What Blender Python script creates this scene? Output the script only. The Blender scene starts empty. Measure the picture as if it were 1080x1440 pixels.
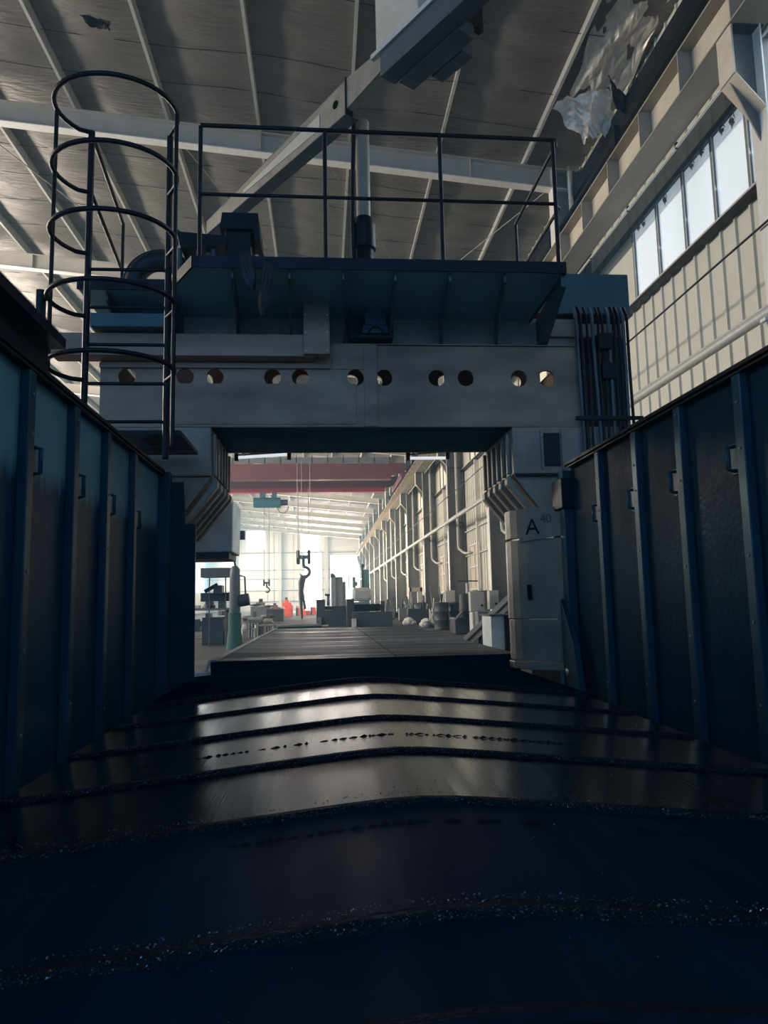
import bpy, math, random
from mathutils import Vector, Matrix
random.seed(7)
R = random.random
def U(a, b): return a + (b - a) * R()
S = bpy.context.scene
COL = S.collection

# ------------------------------------------------------------------ camera, world, lights, exposure
EYE = 0.9
HAZE = 0.0042
F = 1040.0 / 1440.0 * 36.0
def norm(v): return Vector(v).normalized()
_d = norm(((455 - 540) / 1040, -(849 - 720) / 1040, -1.0))            # hall axis seen from the camera
_r = math.radians(0.6)
_u = Vector((-math.sin(_r), math.cos(_r), 0)); _u = (_u - _d * _u.dot(_d)).normalized()
_x = _d.cross(_u)
ROT = Matrix((_x, _d, _u))                                             # camera -> world
cam = bpy.data.cameras.new('camera'); cam.sensor_fit = 'VERTICAL'; cam.sensor_height = 36; cam.lens = F
cam.clip_start = 0.05; cam.clip_end = 500
camo = bpy.data.objects.new('camera', cam); COL.objects.link(camo)
camo.matrix_world = Matrix.Translation((0, 0, EYE)) @ ROT.to_4x4()
S.camera = camo
def at(px, py, y):                                                     # point of the hall at depth y
    d = ROT @ Vector(((px - 540) / 1040, -(py - 720) / 1040, -1.0))
    return Vector((0, 0, EYE)) + d * (y / d.y)

S.view_settings.view_transform = 'Standard'; S.view_settings.look = 'None'
S.view_settings.gamma = 1; S.view_settings.use_curve_mapping = False
S.view_settings.exposure = 0.0

w = bpy.data.worlds.new('sky'); S.world = w; w.use_nodes = True
bg = w.node_tree.nodes['Background']; bg.inputs[0].default_value = (0.17, 0.41, 0.80, 1); bg.inputs[1].default_value = 1.75

def area(name, loc, direction, sx, sy, power, col, spread=180):
    l = bpy.data.lights.new(name, 'AREA'); l.shape = 'RECTANGLE'; l.size = sx; l.size_y = sy; l.energy = power; l.color = col; l.spread = math.radians(spread)
    o = bpy.data.objects.new(name, l); COL.objects.link(o); o.location = loc
    z = -norm(direction); x = Vector((0, 0, 1)).cross(z)
    x = x.normalized() if x.length > 1e-4 else Vector((1, 0, 0)); y = z.cross(x)
    o.matrix_world = Matrix.Translation(loc) @ Matrix((x, y, z)).transposed().to_4x4()
    return o
# daylight through the side windows of the long wall out of view, and through the far gable's door and windows
area('daylight_side_near', (-15.6, 25, 8.0), (1, 0, 0.0), 30, 1.5, 5000, (1.0, 0.90, 0.78))
area('daylight_side_far', (-15.6, 74, 5.2), (1, 0, 0.0), 58, 6.0, 17000, (1.0, 0.93, 0.82), 110)
area('daylight_gable', (0.5, 103, 5.0), (0, -1, 0.0), 12, 9, 3600, (0.95, 0.97, 1.0))
area('daylight_near_window', (5.52, 9.4, 6.75), (-1, 0, -.75), 5.4, 1.2, 110, (.72, .88, 1.0), 85)

# ------------------------------------------------------------------ helpers
class MB:
    def __init__(s): s.v = []; s.f = []; s.s = []
    def add(s, vs, fs, smooth=False):
        b = len(s.v); s.v += [tuple(p) for p in vs]
        for f in fs: s.f.append(tuple(b + i for i in f)); s.s.append(smooth)
        return s
    def box(s, x0, y0, z0, x1, y1, z1):
        return s.add([(x, y, z) for z in (z0, z1) for y in (y0, y1) for x in (x0, x1)],
                     [(0, 2, 3, 1), (4, 5, 7, 6), (0, 1, 5, 4), (2, 6, 7, 3), (0, 4, 6, 2), (1, 3, 7, 5)])
    def bar(s, p0, p1, w, h, up=(0, 0, 1)):
        p0 = Vector(p0); p1 = Vector(p1); d = (p1 - p0).normalized(); x = d.cross(Vector(up))
        x = x.normalized() if x.length > 1e-4 else Vector((1, 0, 0)); u = x.cross(d)
        vs = [p + x * (a * w / 2) + u * (b * h / 2) for p in (p0, p1) for b in (-1, 1) for a in (-1, 1)]
        return s.add(vs, [(0, 2, 3, 1), (4, 5, 7, 6), (0, 1, 5, 4), (2, 6, 7, 3), (0, 4, 6, 2), (1, 3, 7, 5)])
    def tube(s, pts, r, n=8, closed=False):
        pts = [Vector(p) for p in pts]; m = len(pts); vs = []
        ref = None
        for i, p in enumerate(pts):
            a = pts[(i - 1) % m] if (closed or i > 0) else p
            b = pts[(i + 1) % m] if (closed or i < m - 1) else p
            t = (b - a).normalized()
            if ref is None: ref = Vector((0, 0, 1)) if abs(t.z) < .9 else Vector((1, 0, 0))
            x = t.cross(ref).normalized(); ref = x.cross(t); rr = r[i] if isinstance(r, (list, tuple)) else r
            for k in range(n):
                q = 2 * math.pi * k / n
                vs.append(p + (x * math.cos(q) + ref * math.sin(q)) * rr)
        fs = []
        for i in range(m if closed else m - 1):
            j = (i + 1) % m
            for k in range(n): fs.append((i * n + k, i * n + (k + 1) % n, j * n + (k + 1) % n, j * n + k))
        s.add(vs, fs, True)
        if not closed:
            s.add(vs[:n], [tuple(range(n - 1, -1, -1))]); s.add(vs[-n:], [tuple(range(n))])
        return s
    def prism(s, poly, axis, a, b):
        n = len(poly)
        def P(u, v, t): return {'x': (t, u, v), 'y': (u, t, v), 'z': (u, v, t)}[axis]
        vs = [P(u, v, a) for u, v in poly] + [P(u, v, b) for u, v in poly]
        return s.add(vs, [tuple(range(n)), tuple(range(2 * n - 1, n - 1, -1))] + [(i, n + i, n + (i + 1) % n, (i + 1) % n) for i in range(n)])
    def strip(s, poly, axis, a, b, smooth=False):                      # open profile, sheet metal with no thickness of note
        n = len(poly)
        def P(u, v, t): return {'x': (t, u, v), 'y': (u, t, v), 'z': (u, v, t)}[axis]
        return s.add([P(u, v, a) for u, v in poly] + [P(u, v, b) for u, v in poly], [(i, n + i, n + i + 1, i + 1) for i in range(n - 1)], smooth)
    def grid(s, fn, nu, nv, smooth=True):
        vs = [fn(i / nu, j / nv) for j in range(nv + 1) for i in range(nu + 1)]
        return s.add(vs, [(j * (nu + 1) + i, j * (nu + 1) + i + 1, (j + 1) * (nu + 1) + i + 1, (j + 1) * (nu + 1) + i) for j in range(nv) for i in range(nu)], smooth)
    def lathe(s, prof, c, n=16):
        vs = [(c[0] + r * math.cos(2 * math.pi * k / n), c[1] + r * math.sin(2 * math.pi * k / n), c[2] + z) for r, z in prof for k in range(n)]
        m = len(prof)
        s.add(vs, [(i * n + k, i * n + (k + 1) % n, (i + 1) * n + (k + 1) % n, (i + 1) * n + k) for i in range(m - 1) for k in range(n)], True)
        return s.add(vs[:n], [tuple(range(n - 1, -1, -1))]).add(vs[-n:], [tuple(range(n))])
    def build(s, name, mat, parent=None, bev=0, **props):
        me = bpy.data.meshes.new(name); off = ORG.get(parent.name, Vector()) if parent else Vector()
        me.from_pydata([tuple(Vector(p) - off) for p in s.v], [], s.f)
        me.polygons.foreach_set('use_smooth', s.s); me.materials.append(mat); me.update()
        o = bpy.data.objects.new(name, me); COL.objects.link(o)
        if parent: o.parent = parent; ORG[o.name] = off
        if bev:
            b = o.modifiers.new('bevel', 'BEVEL'); b.width = bev; b.segments = 2; b.limit_method = 'ANGLE'
        for k, v in props.items(): o[k] = v
        return o
ORG = {}
def thing(name, label, cat, loc, group=None):
    o = bpy.data.objects.new(name, None); COL.objects.link(o); o.location = loc; ORG[o.name] = Vector(loc)
    o.empty_display_size = .2
    o['label'] = label; o['category'] = cat
    if group: o['group'] = group
    return o
def setting(name, loc=(0, 0, 0)):
    o = bpy.data.objects.new(name, None); COL.objects.link(o); o.location = loc; ORG[o.name] = Vector(loc); o['kind'] = 'structure'
    return o
def again(o, d, parent=None):                                          # a copy of a piece that shares its mesh, moved by d
    c = o.copy(); COL.objects.link(c); c.location = o.location + Vector(d)
    if parent: c.parent = parent
    ORG[c.name] = ORG.get(o.name, Vector())
    return c
def copy_tree(o, d, label=None, parent=None):
    c = o.copy(); COL.objects.link(c)
    if parent: c.parent = parent
    else: c.location = o.location + Vector(d); ORG[c.name] = ORG.get(o.name, Vector()) + Vector(d)
    if label: c['label'] = label
    for ch in o.children: copy_tree(ch, d, None, c)
    return c
ORD = 'first second third fourth fifth sixth seventh eighth ninth tenth eleventh twelfth thirteenth fourteenth fifteenth sixteenth'.split()
def tag(o, label, cat, group=None):
    o['label'] = label; o['category'] = cat
    if group: o['group'] = group
    return o

def mat(name, col, rough=.5, metal=0., col2=None, scale=2., bump=0., bscale=40., rvar=.12, stretch=(1, 1, 1), bstretch=None, spec=.5, detail=6., lo=.35, hi=.68, bdist=.02):
    m = bpy.data.materials.new(name); m.use_nodes = True; nt = m.node_tree; N = nt.nodes; L = nt.links
    b = N['Principled BSDF']; b.inputs['Metallic'].default_value = metal; b.inputs['Specular IOR Level'].default_value = spec
    tc = N.new('ShaderNodeTexCoord'); mp = N.new('ShaderNodeMapping'); mp.inputs['Scale'].default_value = stretch
    L.new(tc.outputs['Object'], mp.inputs[0])
    no = N.new('ShaderNodeTexNoise'); no.inputs['Scale'].default_value = scale; no.inputs['Detail'].default_value = detail; no.inputs['Roughness'].default_value = .62
    L.new(mp.outputs[0], no.inputs[0])
    cr = N.new('ShaderNodeValToRGB'); cr.color_ramp.elements[0].position = lo; cr.color_ramp.elements[1].position = hi
    c2 = col2 or tuple(c * .72 for c in col)
    cr.color_ramp.elements[0].color = (*c2, 1); cr.color_ramp.elements[1].color = (*col, 1)
    L.new(no.outputs[0], cr.inputs[0]); L.new(cr.outputs[0], b.inputs['Base Color'])
    mr = N.new('ShaderNodeMapRange'); mr.inputs[1].default_value = .3; mr.inputs[2].default_value = .7
    mr.inputs[3].default_value = max(.02, rough + rvar); mr.inputs[4].default_value = max(.02, rough - rvar)
    L.new(no.outputs[0], mr.inputs[0]); L.new(mr.outputs[0], b.inputs['Roughness'])
    if bump:
        mp2 = N.new('ShaderNodeMapping'); mp2.inputs['Scale'].default_value = bstretch or (1, 1, 1); L.new(tc.outputs['Object'], mp2.inputs[0])
        n2 = N.new('ShaderNodeTexNoise'); n2.inputs['Scale'].default_value = bscale; n2.inputs['Detail'].default_value = 4
        L.new(mp2.outputs[0], n2.inputs[0])
        bp = N.new('ShaderNodeBump'); bp.inputs['Strength'].default_value = bump; bp.inputs['Distance'].default_value = bdist
        L.new(n2.outputs[0], bp.inputs['Height']); L.new(bp.outputs[0], b.inputs['Normal'])
    return m
def glow(name, col, strength, col2=None, scale=1.5, stretch=(1, 1, 1)):
    m = bpy.data.materials.new(name); m.use_nodes = True; nt = m.node_tree; N = nt.nodes; L = nt.links
    b = N['Principled BSDF']; b.inputs['Base Color'].default_value = (*col, 1); b.inputs['Roughness'].default_value = .4
    b.inputs['Emission Strength'].default_value = strength
    tc = N.new('ShaderNodeTexCoord'); mp = N.new('ShaderNodeMapping'); mp.inputs['Scale'].default_value = stretch
    no = N.new('ShaderNodeTexNoise'); no.inputs['Scale'].default_value = scale; no.inputs['Detail'].default_value = 5
    cr = N.new('ShaderNodeValToRGB'); cr.color_ramp.elements[0].position = .3; cr.color_ramp.elements[1].position = .65
    cr.color_ramp.elements[0].color = (*(col2 or col), 1); cr.color_ramp.elements[1].color = (*col, 1)
    L.new(tc.outputs['Object'], mp.inputs[0]); L.new(mp.outputs[0], no.inputs[0]); L.new(no.outputs[0], cr.inputs[0]); L.new(cr.outputs[0], b.inputs['Emission Color'])
    return m

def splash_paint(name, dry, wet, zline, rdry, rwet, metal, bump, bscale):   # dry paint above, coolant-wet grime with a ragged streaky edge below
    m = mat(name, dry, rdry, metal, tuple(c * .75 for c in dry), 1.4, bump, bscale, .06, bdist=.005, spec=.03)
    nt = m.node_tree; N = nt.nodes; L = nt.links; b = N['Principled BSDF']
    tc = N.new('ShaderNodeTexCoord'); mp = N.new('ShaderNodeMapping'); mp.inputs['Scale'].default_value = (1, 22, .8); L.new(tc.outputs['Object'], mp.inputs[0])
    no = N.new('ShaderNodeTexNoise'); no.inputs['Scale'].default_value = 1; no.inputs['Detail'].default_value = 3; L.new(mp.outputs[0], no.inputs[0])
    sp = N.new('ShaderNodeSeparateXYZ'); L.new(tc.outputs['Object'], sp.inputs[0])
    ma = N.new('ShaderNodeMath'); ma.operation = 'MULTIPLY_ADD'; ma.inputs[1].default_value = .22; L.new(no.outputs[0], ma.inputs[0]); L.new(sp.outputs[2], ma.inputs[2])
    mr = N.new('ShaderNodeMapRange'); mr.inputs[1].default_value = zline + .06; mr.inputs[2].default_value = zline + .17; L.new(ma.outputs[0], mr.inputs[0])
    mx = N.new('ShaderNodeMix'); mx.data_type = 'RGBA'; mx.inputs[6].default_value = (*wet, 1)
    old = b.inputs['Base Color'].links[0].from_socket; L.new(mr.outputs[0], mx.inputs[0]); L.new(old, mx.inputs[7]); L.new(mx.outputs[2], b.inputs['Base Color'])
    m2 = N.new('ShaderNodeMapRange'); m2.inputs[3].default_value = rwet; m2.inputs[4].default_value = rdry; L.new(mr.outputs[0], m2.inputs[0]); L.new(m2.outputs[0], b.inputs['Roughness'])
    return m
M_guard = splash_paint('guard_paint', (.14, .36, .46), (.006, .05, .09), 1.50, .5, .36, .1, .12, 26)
M_guard_rib = mat('guard_rib_paint', (.018, .072, .098), .34, .2, (.012, .05, .07), 3, .1, 40, .08, bdist=.004, spec=.1)
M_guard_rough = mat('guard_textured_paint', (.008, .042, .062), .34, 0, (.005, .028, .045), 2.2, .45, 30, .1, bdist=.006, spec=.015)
M_gantry = mat('gantry_paint', (.46, .28, .18), .55, 0, (.20, .135, .09), 1.6, .2, 12, .15, stretch=(.5, 1, 1.6))
M_gantry2 = mat('gantry_teal_paint', (.03, .105, .115), .42, 0, (.02, .07, .078), 2, .12, 18, .1)
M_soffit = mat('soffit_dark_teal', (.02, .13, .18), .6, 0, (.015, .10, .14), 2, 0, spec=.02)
M_deck = mat('platform_teal_lightened', (.28, .60, .60), .5, 0, (.21, .48, .48), 2, .08, 18, .1)  # teal lightened past the real paint, standing in for light missing underneath
M_column = mat('machine_column_paint', (.37, .30, .22), .42, 0, (.20, .165, .125), 2.2, .15, 14, .12)
M_endpanel = mat('end_panel_paint', (.012, .042, .058), .5, 0, (.009, .032, .045), 2, .1, 20, spec=.1)
M_black = mat('black_steel', (.006, .008, .015), .4, .1, (.004, .005, .009), 6, .1, 60, spec=.22)
M_rubber = mat('black_rubber', (.008, .009, .014), .6, 0, None, 8, .2, 60)
M_cover = mat('worn_cover_steel', (.155, .19, .22), .2, 1, (.095, .125, .15), 2.2, .10, 5, .07, stretch=(3.5, .15, 1), bstretch=(14, .5, 6), bdist=.004)
M_cover_mid = mat('dull_cover_steel', (.115, .165, .205), .21, 1, (.035, .065, .09), 2.0, .10, 5, .09, stretch=(4, .10, 1), bstretch=(14, .5, 6), bdist=.004)
M_cover_dark = mat('grimy_cover_steel', (.008, .026, .046), .45, 0, (.004, .015, .032), 2.2, .10, 5, .08, stretch=(3.5, .6, 3), bstretch=(14, .5, 6), bdist=.004, spec=.02)
M_curtain = mat('dark_oily_steel', (.004, .02, .03), .7, 0, (.003, .015, .023), 2, .1, 8, spec=.0)
M_lip = mat('wiper_rubber', (.006, .012, .02), .7, 0, None, 20, .3, 80, spec=.15)
M_chip = mat('metal_swarf', (.38, .43, .48), .32, .85, (.06, .075, .095), 60, 0)
M_gunk = mat('oily_swarf_crust', (.008, .012, .02), .75, 0, (.004, .006, .01), 40, .6, 120, spec=.2)
M_table = mat('oily_table_iron', (.045, .068, .09), .46, .0, (.012, .022, .032), 1.6, .8, 4, .2, spec=.09, stretch=(.35, 2.6, 1), bstretch=(.8, 5, 1), bdist=.02)
M_floor = mat('workshop_concrete', (.085, .092, .095), .65, 0, (.04, .045, .048), .8, .2, 5, .2, spec=.3)
M_foil = mat('foil_insulation', (.19, .175, .155), .5, .2, (.14, .13, .115), .9, .5, 5, .1, stretch=(1, 2.2, 1), bstretch=(.7, 2.6, 1), bdist=.05)
M_foil_shiny = mat('torn_shiny_foil', (.80, .77, .70), .4, .3, (.58, .55, .50), 3, .5, 9, .1, bdist=.04)
M_purlin = mat('galvanised_purlin', (.62, .62, .58), .45, .2, (.48, .48, .45), 4)
M_rafter = mat('rafter_paint', (.52, .49, .43), .5, 0, (.42, .40, .35), 1.4, .05, 6)
M_colpaint = mat('wall_column_paint', (.21, .21, .195), .55, 0, (.15, .15, .14), 1.6, .05, 8, stretch=(1, 1, .4))
M_white = mat('white_steel_edge', (.80, .80, .76), .4, 0, (.70, .69, .65), 5)
M_girder = mat('runway_girder_paint', (.40, .36, .29), .55, 0, (.30, .265, .21), 1.4, .1, 9, stretch=(1, .5, 1))
M_corbel = mat('corbel_cream_paint', (.66, .60, .48), .55, 0, (.54, .48, .37), 3, .1, 12)
M_clad = mat('cream_cladding', (.68, .68, .59), .45, 0, (.55, .55, .47), 1.1, .06, 8, stretch=(1, 1, .45))
M_gable = mat('pale_gable_cladding', (.66, .635, .57), .5, 0, (.57, .545, .49), .5, 0)
M_plinth = mat('plinth_render', (.05, .055, .056), .8, 0, (.022, .025, .026), 1.2, .3, 9)
M_pipe = mat('pale_pipe_paint', (.62, .63, .60), .35, 0, (.50, .51, .49), 5, .05, 20)
M_pane = glow('milky_window_pane', (.80, .90, 1.0), .36, (.52, .62, .66), 1.1, (1, 1.4, .35))
M_pane_dim = glow('dusty_window_pane', (.85, .80, .66), .22, (.7, .66, .54), 1.1, (1, 1.4, .35))
M_pane_far = glow('sunlit_window_pane', (.92, .96, 1.0), 3.5)
M_red = mat('crane_red_paint', (.20, .06, .075), .5, 0, (.15, .05, .062), .5, 0)
M_redflange = mat('crane_red_flange', (.42, .045, .06), .45, 0, (.34, .04, .055), 1)
M_blue = mat('hoist_blue_paint', (.06, .20, .26), .45, 0, (.04, .14, .19), 2)
M_mach = mat('machine_grey_paint', (.20, .22, .24), .5, 0, (.14, .155, .17), 2, .05, 10)
M_machdark = mat('machine_dark_paint', (.06, .075, .095), .5, 0, (.04, .05, .065), 2, .05, 10)
M_green = mat('machine_green_paint', (.06, .17, .155), .5, 0, (.04, .12, .11), 2)
M_green_dark = mat('slab_dark_green', (.02, .075, .07), .7, 0, (.014, .055, .05), 2, spec=.1)
M_pale = mat('pale_box_paint', (.58, .59, .54), .5, 0, (.48, .49, .45), 3)
M_orange = mat('orange_red_paint', (.75, .12, .06), .5, 0, (.55, .08, .05), 3)
M_bag = mat('white_sack', (.70, .70, .68), .7, 0, (.5, .5, .49), 6, .3, 20)
M_wire = mat('thin_wire', (.30, .30, .28), .5, .3)
M_jib = mat('jib_tan_paint', (.36, .31, .23), .55, 0, (.24, .20, .15), 4, .1, 20)
M_jibdark = mat('jib_slate_paint', (.07, .095, .115), .5, 0, (.05, .07, .085), 3)
M_head = mat('head_blue_grey_paint', (.70, .80, .82), .4, 0, (.46, .55, .58), 2.5, .1, 14)
M_joint = mat('dark_joint', (.01, .015, .018), .9, spec=.0)
M_lamp = glow('lit_tube', (.85, .92, 1.0), .75)

# ------------------------------------------------------------------ the hall
HY0, HY1 = -9.0, 104.0
XW, XC, XL = 5.64, 4.94, -16.0
BAY0, BAY = 7.35, 7.18
NB = 14
def roof_z(x): return 10.78 - 0.1 * x
fl = MB().box(XL, HY0, -.12, XW + .3, HY1, 0).build('floor', M_floor, kind='structure')

ceiling = setting('ceiling')
PX = [.66 + 1.865 * k for k in range(-9, 3)]
edges = [XL] + PX + [XW + .15]
def foil(x0, x1, y0, y1, n, sag, crumple):
    ph = [U(0, 6.28) for _ in range(8)]
    def fn(u, v):
        x = x0 + (x1 - x0) * u; y = y0 + (y1 - y0) * v
        s = math.sin(math.pi * u)
        z = roof_z(x) + .0 - sag * s * (1 + .35 * math.sin(math.pi * v) * math.sin(y * 1.1 + ph[0]))
        z += s * min(1, 6 * v, 6 * (1 - v)) * crumple * (math.sin(y * 4.1 + 3 * u + ph[1]) + .7 * math.sin(y * 7.3 - 5 * u + ph[2]) + .6 * math.sin(y * 12.1 + 4 * u + ph[3]) * math.sin(u * 9 + ph[4]))
        return (x, y, z)
    return MB().grid(fn, 8, n)
for i in range(len(edges) - 1):
    x0, x1 = edges[i], edges[i + 1]
    near_eave = i >= len(edges) - 3
    for b in range(-2, 4):
        y0 = BAY0 + BAY * b; y1 = y0 + BAY
        if x1 < -12 and b < 1: 
            pass
        m = foil(x0, x1, y0, y1, 44, .10 if near_eave else .07, .022 if near_eave else .010)
        m.build('insulation_sheet', M_foil, ceiling)
    y0 = BAY0 + BAY * 4
    foil(x0, x1, y0, HY1, 40, .05, .0).build('insulation_sheet', M_foil, ceiling)
MB().box(XL - .3, HY0, 12.55, XW + .5, HY1, 12.65).build('roof_deck', M_machdark, ceiling)
pur = None
for x in PX:
    z = roof_z(x)
    m = MB().box(x - .006, HY0, z - .235, x + .006, HY1, z + .02).box(x - .05, HY0, z - .241, x + .006, HY1, z - .229).box(x - .05, HY0, z - .229, x - .044, HY1, z - .205)
    m.build('purlin', M_purlin, ceiling)
for k in range(-1, NB):
    y = BAY0 + BAY * k
    if y > HY1 - 1: break
    def zt(x): return roof_z(x) - .245
    m = MB()
    lo_ = MB()
    for (o0, o1, hw) in ((0, -.02, .11), (-.02, -.44, .008)):
        m.prism([(XL, zt(XL) + o0), (XW - .12, zt(XW - .12) + o0), (XW - .12, zt(XW - .12) + o1), (XL, zt(XL) + o1)], 'y', y - hw, y + hw)
    rf = m.build('rafter', M_rafter, ceiling)
    lo_.prism([(XL, zt(XL) - .44), (XW - .12, zt(XW - .12) - .44), (XW - .12, zt(XW - .12) - .46), (XL, zt(XL) - .46)], 'y', y - .11, y + .11)
    lo_.build('lower_flange', M_white, rf)
    if k < 4:
        e = MB().box(XW - .34, y - .13, zt(XW) - .62, XW - .31, y + .13, zt(XW) + .10)
        for j in range(4): e.box(XW - .36, y - .07, zt(XW) - .5 + j * .14, XW - .34, y - .03, zt(XW) - .46 + j * .14)
        e.build('end_plate', M_purlin, rf)
        for xx in (-8.5, -1.2, 3.2):
            MB().box(xx - .008, y - .1, zt(xx) - .44, xx + .008, y + .1, zt(xx) - .02).build('web_stiffener', M_rafter, rf)
# dark support wires crossing under the foil
for yy in (9.4, 11.0, 12.5, 13.5, 16.2, 17.4, 18.7, 20.1, 23.6, 25.2, 27.1):
    MB().tube([(x, yy + .05 * math.sin(x * 1.3 + yy), roof_z(x) - .075 - .02 * math.sin(x * 2.1 + yy)) for x in [XL + .3 + .7 * q for q in range(31)] if x < XW - .1], .006, 5).build('support_wire', M_black, ceiling)
# bracing rods under the roof
for a, b in (((2.8, 21.5, 10.1), (5.0, 14.7, 9.75)), ((.2, 15, 10.35), (3.0, 21.5, 10.05)), ((-2.9, 15, 10.7), (-.6, 21.5, 10.4)), ((-7.2, 15, 11.0), (-4.4, 21.8, 10.7))):
    MB().tube([a, b], .012, 6).build('brace_rod', M_wire, ceiling)

wall_right = setting('wall_right')
wall_left = setting('wall_left')
wall_back = setting('wall_back')
# plinth
MB().box(XW, HY0, 0, XW + .25, HY1, 1.25).build('plinth', M_plinth, wall_right)
# near cladding panels, each with a rib at its edge
PW = .367
def panel_profile(y0, w): return [(XW + .02, y0), (XW + .02, y0 + w - .07), (XW - .012, y0 + w - .055), (XW - .012, y0 + w - .02), (XW + .02, y0 + w - .005), (XW + .02, y0 + w)]
p1 = p2 = None
y = 4.0
n = 0
while y < 14.4:
    if n == 0:
        p1 = MB().strip(panel_profile(y, PW), 'z', 1.25, 6.08).build('cladding_panel', M_clad, wall_right)
        p2 = MB().strip(panel_profile(y, PW), 'z', 7.48, 10.3).build('cladding_panel', M_clad, wall_right)
    else:
        again(p1, (0, PW * n, 0)); again(p2, (0, PW * n, 0))
    n += 1; y += PW
yend = y
# farther on: one ribbed sheet per bay
k = 0; y = yend; sheets = None
NP = 20
while y < HY1 - 1:
    if sheets is None:
        sheets = []
        for z0, z1 in ((1.25, 6.08), (7.48, 10.3)):
            prof = []
            for j in range(NP): prof += panel_profile(y + j * PW, PW)
            sheets.append(MB().strip(prof, 'z', z0, z1).build('cladding_sheet', M_clad, wall_right))
        y_s = y
    else:
        for o in sheets: again(o, (0, y - y_s, 0))
    y += NP * PW
MB().box(XW + .05, HY0, 1.25, XW + .25, 4.0, 10.3).build('cladding_sheet', M_clad, wall_right)
MB().box(XW + .22, HY0, 1.25, XW + .27, HY1, 12.55).build('outer_sheet', M_clad, wall_right)
# girts and sill rails
MB().box(XW - .10, 4, 6.06, XW + .02, HY1, 6.10).box(XW - .10, 4, 6.02, XW - .085, HY1, 6.13).build('sill_rail', M_pale, wall_right)
MB().box(XW - .14, 4, 6.00, XW - .02, HY1, 6.055).build('sill_channel', M_black, wall_right)
MB().box(XW - .08, 4, 7.40, XW + .02, HY1, 7.50).build('window_header', M_machdark, wall_right)
for z in (2.6, 3.55):
    MB().box(XW - .06, 20, z, XW + .0, HY1, z + .05).build('girt', M_pale, wall_right)
# window strips, one window per bay, five panes and a narrow one
def make_window(n, y0, y1, split):
    wdw = setting('window_%d' % n)
    ys = split
    for a, b in zip(ys[:-1], ys[1:]):
        MB().box(XW - .02, a + .03, 6.12, XW - .005, b - .03, 7.41).build('pane', M_pane if n == 1 else M_pane_dim, wdw)
    for v in ys:
        MB().box(XW - .06, v - .03, 6.10, XW + .01, v + .03, 7.42).build('mullion', M_mach, wdw)
        MB().box(XW - .065, v - .045, 6.10, XW - .058, v - .03, 7.42).build('mullion_bead', M_pale, wdw)
    MB().box(XW - .02, y0, 6.10, XW, ys[0] - .03, 7.42).box(XW - .02, ys[-1] + .03, 6.10, XW, y1, 7.42).build('blank_panel', M_clad, wdw)
    return wdw
make_window(1, 4.0, 14.4, [5.0, 5.9, 6.8, 7.68, 8.60, 9.45, 10.31, 11.21, 12.14])
for b in range(1, NB - 1):
    y0 = 14.4 + BAY * (b - 1)
    make_window(b + 1, y0, min(y0 + BAY, HY1), [y0 + 1.2 + .9 * j for j in range(6)])
# peeling paper scraps hanging over the top of the near panes
for yc, ln in ((8.9, .20), (9.15, .13), (9.7, .1), (10.0, .12), (10.9, .18), (11.7, .14), (11.9, .1)):
    def fn(u, v): return (XW - .03 - .02 * math.sin(7 * v + u * 5), yc + (u - .5) * .16 * (1 - .5 * v) + .03 * v, 7.42 - ln * v - .02 * math.sin(9 * u))
    MB().grid(fn, 4, 5).build('peeling_scrap', M_jib, wall_right)

# wall columns with corbels, standing along the right wall
colpar = []
def make_column(y):
    c = MB().box(XC, y - .15, 0, XC + .02, y + .15, 10.0).build('inner_flange', M_white)
    return c
def column_at(y, first):
    if first is None:
        web = MB().box(XC + .02, y - .008, 0, XW - .06, y + .008, 10.05).box(XW - .06, y - .15, 0, XW - .04, y + .15, 10.05).build('wall_column', M_colpaint, wall_right)
        MB().box(XC, y - .15, 0, XC + .018, y + .15, 10.05).build('inner_flange', M_white, web)
        cb = MB().prism([(XC, 5.95), (4.62, 6.66), (4.62, 7.24), (XC, 7.24)], 'y', y - .01, y + .01)
        cb.build('corbel_web', M_colpaint, web)
        fr = MB()
        fr.box(4.60, y - .15, 6.66, 4.62, y + .15, 7.25)
        fr.bar((4.61, y, 6.66), (XC + .02, y, 6.20), .30, .02, up=(0, 1, 0)) if False else None
        x0, z0, x1, z1 = 4.60, 6.67, XC + .01, 6.27
        fr.prism([(x0, z0), (x0 + .02, z0 - .016), (x1, z1 - .016), (x1, z1), (x0 + .012, z0 + .012)], 'y', y - .15, y + .15)
        fr.build('corbel_flange', M_corbel, web)
        MB().box(XC + .1, y - .14, 7.22, XC + .4, y + .14, 7.26).box(XC + .02, y - .14, 6.2, XW - .08, y - .01, 6.22).box(XC + .02, y - .14, 4.0, XW - .08, y - .01, 4.02).build('web_stiffener', M_colpaint, web)
        MB().box(4.64, y - .14, 7.25, 5.0, y + .14, 7.27).build('bearing_plate', M_machdark, web)
        return web
    c = again(first, (0, y - BAY0, 0))
    for ch in first.children: q = again(ch, (0, 0, 0), c)
    return c
col0 = None
for k in range(0, NB):
    y = BAY0 + BAY * k
    if y > HY1 - .5: break
    c = column_at(y, col0)
    if col0 is None: col0 = c
column_at(BAY0 - BAY, col0)

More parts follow.
